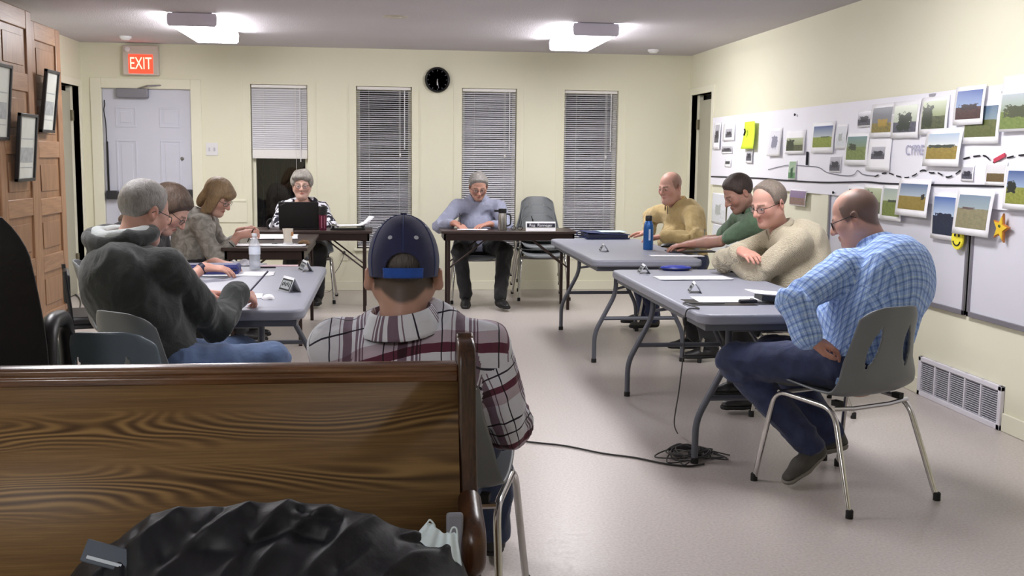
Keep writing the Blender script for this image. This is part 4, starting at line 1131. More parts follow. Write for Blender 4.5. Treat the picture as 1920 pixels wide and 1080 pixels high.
# name tents
m_tent = M_plain('tent_card', srgb(206, 208, 212), .6); m_tentp = M_plain('tent_print', srgb(40, 42, 44), .6)
def tent(px, py, rz, label, w=.10, h=.052, text=True):
    x, y = P2(px, py); t = thing('name_card', label, 'name card', (x, y, TZ), rz, 'folded name cards')
    b = MB()
    for s in (-1, 1): b.add([(-w / 2, s * .032, 0), (w / 2, s * .032, 0), (w / 2, 0, h), (-w / 2, 0, h)], [(0, 1, 2, 3)])
    b.build('card', m_tent, t, solid=.0015, fix=False)
    for s in (-1, 1):
        q = Matrix.Translation((0, s * .0175, h * .47)) @ Matrix.Rotation(math.atan2(.032, h) * s, 4, 'X')
        b = MB(); b.box((0, 0, 0), (w * .92, .0012, h * .82), q); b.build('dark_border', m_tentp, t)
        b = MB(); b.box((0, s * .001, 0), (w * .78, .0012, h * .58), q); b.build('card_panel', M_plain('tent_panel', srgb(150, 156, 158), .6), t)
        b = MB()
        for k in range(5): b.box((-w * .28 + k * w * .14, s * .002, .004 * (k % 2)), (w * .07, .0012, h * .26), q)
        b.build('card_lettering', m_tentp, t)
tent(1302, 548, math.radians(80), 'small folded name card nearest on the right table')
tent(1207, 512, math.radians(86), 'small folded name card at the far corner of the near right table')
tent(1132, 471, math.radians(86), 'small folded name card on the far right table')
tent(543, 546, math.radians(-62), 'small folded name card on the left table beside the writing hand', .13, .07)
tent(573, 508, math.radians(-75), 'small pale folded name card at the far corner of the left table', .13, .06)
# recorder with its cord at the near right corner
x, y = P2(1402, 571); t = thing('black_recorder', 'small black device on the nearest white paper', 'device', (x, y, TZ + .006), .1)
b = MB(); b.box((0, 0, .009), (.085, .03, .018)); b.build('body', m_black, t, bevel=.006)
b = MB(); b.lathe([(.009, 0), (.009, .004), (.004, .006)], 12, c=(.018, 0, .018)); b.build('button', m_chrome, t)
m_cord = M_plain('cord_dark', srgb(62, 60, 60), .5)
x1, y1 = P2(1345, 570)
EX, EY = 1.33, 4.37
cg = onz(1270, 820, 0)
pts = [(x1 + .03, y1 - .01, TZ + .006), (x1 - .06, y1 - .02, TZ + .005), (x1 - .16, y1 + .0, TZ + .006), (1.365, 4.50, TZ + .006), (1.318, 4.52, TZ - .002), (1.308, 4.52, TZ - .06), (1.31, 4.54, .5), (1.30, 4.55, .35), (1.285, 4.56, .2), (cg[0], cg[1], .02)]
t = thing('microphone_cord', 'thin grey cord running off the corner of the near right table down to the floor', 'cord', (0, 0, 0))
b = MB(); b.tube(spline(pts, 8), .0032, 6); b.build('cord', m_cord, t)
b = MB(); b.tube([(1.308, 4.52, TZ - .035), (1.31, 4.522, TZ - .07)], .008, 8); b.build('cord_clip', m_black, t)
t = thing('cord_tangle', 'coiled heap of dark cord on the floor at the table foot', 'cord', (0, 0, 0)); t['kind'] = 'stuff' if False else 'thing'
c0 = onz(1292, 855, 0); pts = []
r2 = np.random.RandomState(5)
for k in range(70):
    a = k * 1.15 + r2.uniform(-.3, .3); R_ = .05 + .06 * r2.rand() + (.07 if k % 9 == 0 else 0)
    pts.append((c0[0] + R_ * math.cos(a) * 1.1, c0[1] + R_ * math.sin(a), .006 + .05 * r2.rand() * (1 - R_ / .2)))
b = MB(); b.tube(spline(pts, 6), .0035, 6); b.build('coil', m_cord, t)
b = MB(); b.box((c0[0] + .02, c0[1] - .02, .014), (.05, .06, .028)); b.build('plug_block', m_black, t, bevel=.004)
t = thing('black_cable', 'long dark cord lying across the aisle floor to the tangle', 'cord', (0, 0, 0))
b = MB(); b.tube(spline([tuple(onz(px, py, .006)) for px, py in ((880, 812), (960, 824), (1005, 830), (1060, 836), (1130, 850), (1190, 858), (1245, 869), (1290, 874), (1320, 870))], 8), .0048, 6); b.build('cord', M_plain('cord_black', srgb(34, 32, 32), .5), t)
# far right table
x, y = P2(1268, 480); sheet(x, y, .36, .10, .0, 'white paper at the near edge of the far right table', n=2)
x, y = P2(1215, 468); t = thing('water_bottle', 'tall blue metal water bottle on the far right table', 'bottle', (x, y, TZ))
b = MB(); b.lathe([(.002, 0), (.034, .0), (.036, .006), (.036, .16), (.033, .185), (.024, .205), (.022, .212)], 28); b.build('body', M_plain('bottle_blue', srgb(34, 92, 160), .3, metal=.25), t)
b = MB(); b.lathe([(.023, .208), (.024, .212), (.024, .242), (.021, .246), (.002, .246)], 24); b.build('cap', m_black, t)
b = MB(); b.bx((-.007, -.0375, .07), (.007, -.0355, .15)); b.build('logo_strip', M_plain('logo_pale', srgb(190, 205, 225), .5), t)
x, y = P2(1120, 447); t = thing('ring_binder', 'thick blue binder at the far end of the right hand tables', 'binder', (x + .06, y + .02, TZ), math.radians(4))
m_bind = M_plain('binder_blue', srgb(36, 48, 96), .4)
b = MB(); b.box((0, 0, .006), (.36, .28, .008)); b.box((0, 0, .046), (.36, .28, .006), Matrix.Rotation(math.radians(3), 4, 'Y')); b.build('cover', m_bind, t, bevel=.002)
b = MB(); b.box((.0, -.005, .027), (.33, .26, .03)); b.build('page_block', M_plain('page_dark', srgb(40, 46, 70), .6), t)
b = MB(); b.tube(spline([(-.18, .14, .01), (-.20, .14, .03), (-.18, .14, .05)], 6), .004, 6); b.tube(spline([(-.18, -.14, .01), (-.20, -.14, .03), (-.18, -.14, .05)], 6), .004, 6); b.build('spine_edge', m_bind, t)
sheet(x + .12, y + .02, .22, .2, .15, 'pale blue curled paper on top of the blue binder', z=TZ + .056, mat=M_plain('paper_blue', srgb(190, 215, 236), .6), curl=.0)
x, y = P2(1255, 463); t = thing('glasses_pouch', 'black soft pouch beside the blue bottle', 'pouch', (x, y, TZ), .2)
b = MB(); b.lathe([(.003, 0), (.05, .001), (.058, .012), (.04, .026), (.004, .029)], 20, Matrix.Diagonal((1.3, .7, 1, 1))); b.build('pouch', m_black, t)
x, y = P2(1295, 472); t = thing('dark_clipboard', 'dark flat clipboard under the reaching hand', 'clipboard', (x, y, TZ), 0)
b = MB(); b.box((0, 0, .004), (.34, .16, .007)); b.build('board', M_plain('board_dark', srgb(46, 44, 58), .4), t, bevel=.002)
b = MB(); b.box((-.14, 0, .011), (.03, .08, .008)); b.build('clip', m_chrome, t, bevel=.002)
# back right brown table
def flask(x, y, label):
    t = thing('steel_flask', label, 'flask', (x, y, TZ))
    b = MB(); b.lathe([(.002, 0), (.037, 0), (.039, .008), (.039, .13), (.034, .15), (.033, .157)], 28); b.build('body', M_plain('brushed_steel', (.42, .41, .40), .3, metal=1.), t)
    b = MB(); b.lathe([(.035, .155), (.037, .16), (.037, .195), (.002, .197)], 24); b.bx((-.075, -.01, .165), (-.03, .01, .185)); b.build('lid', m_black, t, bevel=.003)
    b = MB(); b.tube(fillet([(.036, 0, .15), (.075, 0, .14), (.075, 0, .05), (.037, 0, .04)], .02), .007, 8); b.build('handle', m_black, t)
flask(1.045, 9.53, 'steel flask with black lid on the back table right of the man in grey')
x, y = P2(885, 431); sheet(x, y + .03, .26, .12, .0, 'white paper under the hands of the man in grey', n=3)
t = thing('name_plate', 'black name plate with white lettering on the back table before the grey chairs', 'name plate', (1.385, 9.47, TZ))
PLM = Matrix.Rotation(math.radians(-12), 4, 'X')
b = MB(); b.box((0, 0, .042), (.27, .004, .085), PLM); b.build('card', m_sheet, t)
b = MB(); b.box((.004, -.003, .050), (.255, .003, .036), PLM); b.build('black_band', M_plain('plate_black', srgb(18, 18, 40), .4), t)
text_mesh('lettering', 'Reg  Ranneger', .036, m_hand, t, PLM @ Matrix.Translation((.002, -.0052, .0505)) @ Matrix.Rotation(PI / 2, 4, 'X'), .0008)
t = thing('pen', 'dark pen leaning up behind the name plate', 'pen', (1.35, 9.60, TZ))
b = MB(); b.tube([(0, 0, .004), (-.02, .01, .10)], .005, 8); b.tube([(0, 0, .0), (-.03, .015, .125)], .0042, 8); b.build('barrel', m_black, t)
b = MB(); b.lathe([(.03, 0), (.03, .004), (.006, .01)], 14); b.build('base', m_black, t)
t = thing('eye_glasses', 'folded dark glasses on the back table left of the name plate', 'glasses', (1.18, 9.56, TZ))
for s in (-1, 1): b = MB(); b.tube([(s * .03 + .022 * math.cos(a), 0, .02 + .017 * math.sin(a)) for a in [k * PI / 8 for k in range(16)]], .003, 6, closed=True); b.build('rim', m_black, t)
b = MB(); b.tube([(-.052, 0, .022), (-.05, .05, .012), (.03, .06, .006)], .003, 6); b.build('temple', m_black, t)
# back left brown table: laptop etc.
t = thing('laptop', 'black laptop open on the back table in front of the woman', 'laptop', (-.755, 9.53, TZ), 0)
m_lap = M_plain('laptop_black', srgb(24, 23, 24), .45)
b = MB(); b.box((0, .14, .011), (.345, .24, .02)); b.build('base', m_lap, t, bevel=.004)
LM = Matrix.Translation((0, .02, .02)) @ Matrix.Rotation(math.radians(10), 4, 'X')
b = MB(); b.box((0, 0, .115), (.345, .010, .23), LM); b.build('lid', m_lap, t, bevel=.004)
b = MB(); b.box((0, .0062, .118), (.315, .002, .195), LM); b.build('screen', M_emit('screen_glow', (.6, .7, .9), .5), t)
text_mesh('lid_logo', 'ThinkPad', .014, M_plain('logo_grey', srgb(120, 118, 116), .4), t, LM @ Matrix.Translation((-.138, -.0058, .208)) @ Matrix.Rotation(math.radians(0), 4, 'Y') @ Matrix.Rotation(PI / 2, 4, 'X') @ Matrix.Rotation(math.radians(28), 4, 'Z'), .001)
t = thing('travel_mug', 'dark red travel mug on the back table right of the laptop', 'mug', (-.545, 9.50, TZ))
b = MB(); b.lathe([(.002, 0), (.03, 0), (.032, .01), (.037, .12), (.038, .14)], 24); b.build('body', M_plain('mug_red', srgb(104, 40, 62), .25, metal=.3), t)
b = MB(); b.lathe([(.039, .135), (.040, .14), (.04, .205), (.034, .212), (.002, .212)], 24); b.build('lid', m_black, t)
b = MB(); b.bx((-.012, -.0395, .02), (-.004, -.031, .125)); b.bx((.012, -.039, .02), (.017, -.031, .125)); b.build('ribs', M_plain('mug_rib', srgb(160, 96, 118), .3), t)
x, y = P2(660, 427); t = thing('papers_tray', 'black tray with papers near the end of the back left table', 'tray', (-.33, 9.62, TZ))
b = MB(); b.box((0, 0, .006), (.30, .22, .006)); b.box((0, .0, .034), (.30, .22, .004))
for sx in (-1, 1):
    for sy in (-1, 1): b.box((sx * .13, sy * .1, .02), (.012, .012, .03))
b.build('tray', m_black, t)
sheet(-.28, 9.60, .30, .2, .2, 'white papers lying on the black tray', z=TZ + .036, n=3, curl=.08)
t = thing('desk_telephone', 'small dark speaker device at the left end of the laptop table', 'device', (-1.02, 9.6, TZ))
b = MB(); b.tube(fillet([(0, 0, .0), (-.02, 0, .06), (.02, 0, .10), (.03, 0, .02)], .03), .010, 8); b.build('body', m_black, t)
b = MB(); b.box((.012, -.012, .05), (.02, .006, .06), Matrix.Rotation(.3, 4, 'Y')); b.build('panel', M_plain('panel_grey', srgb(170, 170, 176), .4), t)
# left brown table: cup, papers, snack
x, y = P2(540, 458); t = thing('paper_cup', 'white paper coffee cup on the left brown table', 'cup', (x, y, TZ + .004))
b = MB(); b.lathe([(.002, 0), (.028, 0), (.038, .105), (.040, .108), (.039, .111), (.035, .106), (.026, .008)], 28, caps=False); b.build('cup', M_plain('cup_white', srgb(226, 218, 204), .6, var=.04, scale=30), t)
b = MB(); b.lathe([(.001, .085), (.034, .085)], 24, caps=False); b.build('coffee', M_plain('coffee', srgb(60, 40, 26), .2), t)
b = MB(); b.box((.022, -.031, .075), (.02, .003, .03), Matrix.Rotation(.4, 4, 'Z')); b.build('print', M_plain('cup_print', srgb(190, 140, 96), .6), t)
t = thing('black_napkin', 'crumpled black wrapper under the paper cup', 'wrapper', (x, y, TZ))
b = MB(); b.grid(14, 10, lambda u, v: ((u - .5) * .22, (v - .5) * .12, .002 + .012 * abs(math.sin(u * 9 + v * 5)) * (abs(u - .5) * 2) ** 2)); b.build('wrapper', m_black, t, solid=.0015, fix=False)
t = thing('clear_lid', 'clear plastic lid lying by the paper cup', 'lid', (x + .005, y - .06, TZ + .003))
b = MB(); b.lathe([(.04, 0), (.042, .006), (.036, .01), (.034, .018), (.002, .018)], 24, caps=False); b.build('lid', M_plain('clear_plastic', srgb(225, 228, 232), .15, alpha=.45), t)
x2, y2 = P2(570, 458); t = thing('pastry', 'half eaten brown pastry on paper at the table end', 'pastry', (x2, y2, TZ + .004))
b = MB(); b.grid(16, 10, lambda u, v: (.045 * math.cos(u * 2 * PI) * math.sin(max(.05, v) * PI * .5) , .035 * math.sin(u * 2 * PI) * math.sin(max(.05, v) * PI * .5) + .004 * math.sin(u * 20), .03 * math.cos(v * PI * .5) + .003 * math.sin(u * 31 + v * 9))); b.build('crust', M_plain('crust', srgb(120, 92, 62), .7, var=.3, scale=60), t, fix=False)
x, y = P2(512, 446); sheet(x, y + .1, .34, .48, .05, 'white papers spread at the far side of the left brown table', n=4)
x, y = P2(505, 460); sheet(x, y, .50, .20, .0, 'white papers along the near edge of the left brown table', n=3, z=TZ + .001)
t = thing('pen', 'dark pen lying on the papers of the left brown table', 'pen', tuple(P2(497, 452)) + (TZ + .008,))
b = MB(); b.tube([(-.07, 0, .004), (.07, .01, .004)], .004, 8); b.build('barrel', m_ink, t)
# left grey table
x, y = P2(395, 516); t = thing('zipped_case', 'navy blue zipped case on the left grey table', 'case', (x, y + .05, TZ), .02)
b = MB(); b.box((0, 0, .03), (.30, .14, .055)); b.build('body', M_plain('case_navy', srgb(40, 44, 104), .5), t, bevel=.016, seg=3)
b = MB(); b.tube([(-.145, -.072, .03), (.145, -.072, .03)], .003, 6); b.build('zip', m_black, t)
x, y = P2(437, 514); sheet(x, y, .42, .20, .02, 'white papers on the left grey table beside the clear bottle', n=3)
x, y = P2(478, 506); t = thing('plastic_bottle', 'clear plastic water bottle on the left grey table', 'bottle', (x, y, TZ + .005))
m_pet = M_plain('clear_pet', srgb(222, 228, 236), .08, alpha=.38, spec=.8)
b = MB(); b.lathe([(.02, .002), (.029, .0), (.032, .01)] + [(.032 - .0016 * (k % 2), .02 + k * .008) for k in range(12)] + [(.032, .125), (.030, .145), (.018, .172), (.013, .180), (.013, .19)], 28); b.build('bottle_body', m_pet, t)
b = MB(); b.lathe([(.015, .188), (.015, .203), (.002, .204)], 20); b.build('cap', M_plain('cap_clear', srgb(214, 218, 226), .3), t)
b = MB(); b.lathe([(.0325, .085), (.0328, .088), (.0328, .125), (.0325, .128)], 28, caps=False); b.build('label_band', M_plain('bottle_label', srgb(220, 228, 242), .5, var=.05, scale=50), t)
b = MB(); b.lathe([(.002, .004), (.028, .004), (.03, .01), (.03, .07), (.002, .07)], 24); b.build('water', M_plain('water', srgb(190, 200, 212), .05, alpha=.35), t)
x, y = P2(455, 499); t = thing('crumpled_wrap', 'crumpled grey and white wrapping between the navy case and the clear bottle', 'wrapping', (x, y + .05, TZ))
b = MB(); b.grid(18, 10, lambda u, v: ((u - .5) * .26, (v - .5) * .12, .004 + .035 * abs(math.sin(u * 11 + v * 4)) * math.sin(PI * v) * math.sin(PI * u))); b.build('wrap', M_plain('wrap_grey', srgb(150, 150, 158), .4, var=.55, scale=16), t, solid=.0015, fix=False)
t = thing('pink_folder', 'pink folder at the far edge of the left grey table', 'folder', tuple(P2(520, 499)) + (TZ,))
b = MB(); b.box((0, .0, .003), (.24, .06, .005)); b.build('cover', M_plain('folder_pink', srgb(208, 180, 186), .6), t)
t = thing('pen', 'dark pen lying at the far edge of the left grey table', 'pen', tuple(P2(497, 503)) + (TZ,))
b = MB(); b.tube([(-.06, 0, .005), (.06, .004, .005)], .004, 8); b.build('barrel', m_ink, t)
x, y = P2(440, 556); sheet(x, y, .24, .16, .1, 'white writing pad beside the hooded man\'s writing hand', n=2)
t = thing('crumpled_tissue', 'small crumpled white tissue by the writing hand', 'tissue', tuple(P2(503, 561)) + (TZ,))
b = MB(); b.grid(14, 8, lambda u, v: (.03 * math.cos(u * 2 * PI) * math.sin(v * PI * .5), .022 * math.sin(u * 2 * PI) * math.sin(v * PI * .5), .022 * math.cos(v * PI * .5) + .003 * math.sin(u * 25))); b.build('tissue', m_sheet, t, fix=False)
# ================================================================= PEOPLE
def nrm(v): v = np.array(v, float); return v / (np.linalg.norm(v) + 1e-12)
def skin_mat():
    t = NT('skin')
    a = t.node('ShaderNodeAttribute'); a.attribute_name = 'Col'
    v = t.coords('Object'); n = t.noise(v, 55, 3)
    t.base(t.mix(t.math('MULTIPLY', n, .22), a.outputs['Color'], t.mix(1, a.outputs['Color'], (1, .72, .66, 1), 'MULTIPLY')))
    t.rough(.48); t.b.inputs['Specular IOR Level'].default_value = .35
    t.b.inputs['Subsurface Weight'].default_value = .12; t.b.inputs['Subsurface Radius'].default_value = (.012, .005, .003)
    t.bump(t.noise(v, 260, 2), .04, .002)
    return t.m
m_skin = skin_mat()
def M_hair(name, dark, light, s=90):
    t = NT(name)
    v = t.coords('Object', (1, 1, .35)); n = t.noise(v, s, 4, .7, .6); big = t.noise(v, 12, 2)
    t.base(t.ramp(t.math('MULTIPLY_ADD', big, .45, t.math('MULTIPLY', n, .6)), [(.3, dark), (.72, light)]))
    t.rough(.5); t.bump(n, .55, .012); return t.m
def M_cloth(name, c, var=.12, scale=40, bump=.3, bscale=220, rough=.85, wr=.25, sheen=.15):
    t = NT(name); v = t.coords('Object')
    n = t.noise(v, scale, 4)
    lo = tuple(x * (1 - var) for x in c); hi = tuple(min(1, x * (1 + var)) for x in c)
    t.base(t.ramp(n, [(.3, lo), (.7, hi)])); t.rough(rough); t.b.inputs['Sheen Weight'].default_value = sheen
    t.bump(t.math('ADD', t.math('MULTIPLY', t.noise(v, bscale, 2), .25), t.math('MULTIPLY', t.noise(v, 13, 2, .45, .9), wr * 4)), min(1, bump * 1.6), .016)
    return t.m
def M_plaid(name, su, sv, pu, pv, over=None, wr=.3):
    """woven check: su / sv = list of (position, colour) bands across one repeat (pu, pv metres)"""
    t = NT(name)
    tc = t.node('ShaderNodeTexCoord'); sp = t.node('ShaderNodeSeparateXYZ'); t.link(tc.outputs['UV'], sp.inputs[0])
    v3 = t.coords('Object')
    wob_ = t.math('MULTIPLY_ADD', t.noise(v3, 9, 2), .012, -.006)
    fu = t.math('FRACT', t.math('DIVIDE', t.math('ADD', sp.outputs[0], wob_), pu)); fv = t.math('FRACT', t.math('DIVIDE', t.math('ADD', sp.outputs[1], wob_), pv))
    cu = t.ramp(fu, su, 'CONSTANT'); cv = t.ramp(fv, sv, 'CONSTANT')
    c = t.mix(1.0, cu, cv, 'MULTIPLY')
    t.base(c); t.rough(.85); t.b.inputs['Sheen Weight'].default_value = .1
    t.bump(t.noise(v3, 13, 2, .45, .9), min(1, wr * 1.6), .02)
    return t.m
def M_splotch(name, c0, c1, scale, thr=.5, soft=.02, wr=.3):
    t = NT(name); v = t.coords('Object')
    n = t.noise(v, scale, 2, .5, 1.2)
    t.base(t.ramp(n, [(thr - soft, c0), (thr + soft, c1)])); t.rough(.85)
    t.bump(t.noise(v, 13, 2, .45, .9), min(1, wr * 1.6), .02); return t.m

CR_C, CR_R = np.array([0, -.012, .035]), np.array([.077, .098, .086])
def head_sdf(fat=1., chin=0., female=False, ear=(0, 0)):
    s = SDF()
    s.ell(CR_C, CR_R, k=.02)
    s.ell((0, .022, -.03), (.061 * fat, .068, .085), k=.03)
    for q in (-1, 1):
        s.cone((q * .052 * fat, -.008, -.052), (q * .016, .058, -.098), .030, .024, .03)
        s.ell((q * .042 * fat, .055, -.024), (.026, .026, .028), k=.025)
        s.cone((q * .012, .084, .016), (q * .045, .066, .014), .012, .012, .016)
    s.ell((0, .072, -.098), (.023, .022, .02), k=.02)
    if chin: s.ell((0, .03, -.11), (.05 * fat, .05, .03 * chin), k=.03)
    s.cone((0, .092, .012), (0, .112, -.030), .0085, .0135, .012)
    for q in (-1, 1):
        s.ell((q * .0125, .098, -.034), (.0095, .011, .009), k=.006)
        s.ell((q * .032, .103, -.002), (.020, .018, .0145), k=.014, op='s')
        s.ell((q * .0315, .0795, -.001), (.0135, .0135, .0135), k=.003)
    for q in (-1, 1):
        s.cone((0, .0930, -.0595), (q * .018, .083, -.0665), .0062, .0035, .006)
        s.cone((0, .0908, -.0710), (q * .016, .083, -.0705), .0072, .0035, .006)
        s.cone((0, .0985, -.0648), (q * .020, .090, -.0690), .0018, .0012, .004, 's')
    for q in (-1, 1):
        R = np.array([[1, 0, 0], [0, 1, 0], [0, 0, 1.]])
        a = q * .35
        R = np.array([[math.cos(a), -math.sin(a), 0], [math.sin(a), math.cos(a), 0], [0, 0, 1]])
        s.ell((q * (.082 * (1 if fat < 1.05 else 1.03) + ear[0]), -.016, -.006 + ear[1]), (.0085 + ear[0] * .5, .020, .032), R, k=.008)
        s.ell((q * (.091 + ear[0] * 1.5), -.013, -.002 + ear[1]), (.006, .011, .018), R, k=.005, op='s')
    return s
def head_col(p, skin, brow, stub=None, lip=1.):
    n = len(p); c = np.tile(np.array(skin), (n, 1))
    red = np.array([1.06, .80, .76])
    def blend(m, col): 
        nonlocal c
        c = c * (1 - m[:, None]) + col * m[:, None]
    ax = np.abs(p[:, 0])
    def blob(cx, cy, cz, r): return np.clip(1.2 - np.sqrt((ax - cx) ** 2 + (p[:, 1] - cy) ** 2 + (p[:, 2] - cz) ** 2) / r, 0, 1)
    blend(.55 * blob(.045, .07, -.03, .04), c * red)
    blend(.55 * blob(0, .115, -.03, .022), c * red)
    blend(.5 * blob(.088, -.015, 0, .04), c * red)
    lipm = ((np.abs(p[:, 2] + .0652 + .004 * (ax / .02) ** 2) < .0095 - .006 * (ax / .02) ** 2) & (ax < .021) & (p[:, 1] > .075)).astype(float)
    blend(lipm * .75 * lip, np.array(skin) * np.array([.78, .45, .45]))
    br = ((np.abs(p[:, 2] - (.0215 - .06 * (ax - .03))) < .0045) & (ax > .012) & (ax < .05) & (p[:, 1] > .06)).astype(float)
    blend(br * .75, np.array(brow))
    d = np.sqrt((ax - .0315) ** 2 + (p[:, 1] - .0795) ** 2 + (p[:, 2] + .001) ** 2)
    eye = ((d < .0148) & (np.abs(p[:, 2] + .0015) < .006) & (p[:, 1] > .085)).astype(float)
    blend(eye * .8, np.array([.42, .37, .34]))
    iris = eye * ((np.abs(ax - .0315) < .0066)).astype(float)
    blend(iris, np.array([.05, .045, .04]))
    if stub is not None:
        m, col = stub(p); blend(m, np.array(col))
    return c
def hair_sdf(style, t):
    """style: y -> lowest hair height; hair is a layer of thickness t over the skull that thins out at its edge"""
    ys = [a for a, _ in style]; zs = [b for _, b in style]
    def post(P, F):
        zb = np.interp(P[..., 1], ys, zs)
        q = (P - CR_C) / CR_R; k0 = np.sqrt((q * q).sum(-1)); k1 = np.sqrt((((P - CR_C) / CR_R ** 2) ** 2).sum(-1)) + 1e-9
        d = k0 * (k0 - 1) / k1
        e = np.clip((P[..., 2] - zb) / .03, -.4, 1.)
        return d - t * e
    return post
FULL = [(-.14, -.075), (-.06, -.07), (-.035, -.035), (-.015, .0), (.01, -.012), (.03, .005), (.045, .04), (.075, .075), (.12, .09)]
RECED = [(-.14, -.075), (-.06, -.07), (-.035, -.035), (-.015, .0), (.01, -.012), (.026, .005), (.03, .06), (.045, .10), (.12, .2)]
def mk_mesh_hair(P0, R, post, mat, parent, h=.0055, extra=None, amp=.004, freq=70, seed=0, name='hair'):
    s = SDF(); s.ell(CR_C, CR_R + .05, k=.001)
    if extra:
        for e in extra: s.ops.append(e)
    def pp(P, F):
        G = post(P, F) if post else np.full(F.shape, .2)
        if extra:
            for o in extra:
                d = SDF.prim(o, P); k = o[5]
                hh = np.clip(.5 + .5 * (G - d) / k, 0, 1); G = G * (1 - hh) + d * hh - k * hh * (1 - hh)
        return G - amp * wob(P * np.array([1, 1, .45]), freq, seed)
    V, Q = s.mesh(h, .02, pp, 1)
    return np_mesh(name, V @ R.T + P0, Q, mat, parent)
def C_(a, b, ra, rb, k=.02): return ('c', np.array(a, float), np.array(b, float), ra, rb, k, 'u', None)
def E_(c, r, k=.02): return ('e', np.array(c, float), np.array(r, float), np.eye(3), None, k, 'u', None)

def hand_geo(W, fd, pn, side, curl, spread=.10, fore=None, scale=1., thumb=.5):
    """hand mesh: palm, four jointed fingers, thumb. fd: finger direction, pn: palm normal (out of the palm). side: +1 right, -1 left."""
    y = nrm(fd); z = -nrm(np.array(pn) - y * np.dot(pn, y)); x = np.cross(y, z)     # z = back of the hand
    ts = -side                                                                         # thumb side along x (right hand, palm down: thumb to the left)
    s = SDF()
    s.cone((0, -.02, 0), (0, .015, 0), .026, .027, .01, sq=((0, 0, 1), 1.35))
    for k, xx in enumerate((.030, .011, -.008, -.026)):
        s.cone((xx * .55 * ts, .012, 0), (xx * ts, .088 - (.004, 0, .004, .012)[k], 0), .0155, .0125, .012, sq=((0, 0, 1), 1.15))
    L = (.072, .080, .074, .058); cs = curl if hasattr(curl, '__len__') else [curl] * 4
    for k, xx in enumerate((.030, .011, -.008, -.026)):
        p = np.array([xx * ts, .088 - (.004, 0, .004, .012)[k], 0.]); ang = 0.
        side_a = (xx * ts) * spread * 14
        for j, (fr, am) in enumerate(((.44, .7), (.31, 1.0), (.25, .7))):
            ang += cs[k] * am
            d = np.array([math.sin(side_a) * (1 - .5 * cs[k]), math.cos(ang), -math.sin(ang)]); d = nrm(d)
            q = p + d * L[k] * fr
            r = (.0098, .0088, .0078, .0066)[j:j + 2] if k < 3 else (.0086, .0077, .0068, .0058)[j:j + 2]
            s.cone(p, q, r[0], r[1], .0035); p = q
    a = np.array([.022 * ts, .018, -.006]); b = np.array([.052 * ts, .050, -.014 - .012 * thumb]); c = b + np.array([.010 * ts * (1 - 1.3 * thumb), .030, -.010 * thumb]); d = c + np.array([-.006 * ts * thumb, .025, -.008 * thumb])
    s.cone(a, b, .018, .0125, .012); s.cone(b, c, .0115, .0105, .004); s.cone(c, d, .0105, .008, .004)
    if fore is not None:
        f = np.array(fore) - W; fl = np.array([f @ x, f @ y, f @ z]); s.cone((0, -.012, 0), nrm(fl) * .075, .0255, .029, .02)
    V, Q = s.mesh(.0036, .012, None, 1)
    R = np.stack([x, y, z], 1)
    return (V * scale) @ R.T + W, Q
def ik(S, W, a, b, hint):
    d = W - S; L = np.linalg.norm(d)
    if L > (a + b) * .985:
        f = L / ((a + b) * .985); a *= f; b *= f
    u = d / L; x = (a * a - b * b + L * L) / (2 * L); h = math.sqrt(max(a * a - x * x, 0))
    hv = np.array(hint, float); hv = nrm(hv - u * (hv @ u))
    return S + u * x + hv * h
class Geo:
    def __init__(self): self.V = []; self.Q = []; self.C = []; self.n = 0
    def add(self, V, Q, C):
        self.V.append(V); self.Q.append(Q + self.n); self.C.append(C if C.ndim == 2 else np.tile(C, (len(V), 1))); self.n += len(V)
    def all(self): return np.concatenate(self.V), np.concatenate(self.Q), np.concatenate(self.C)
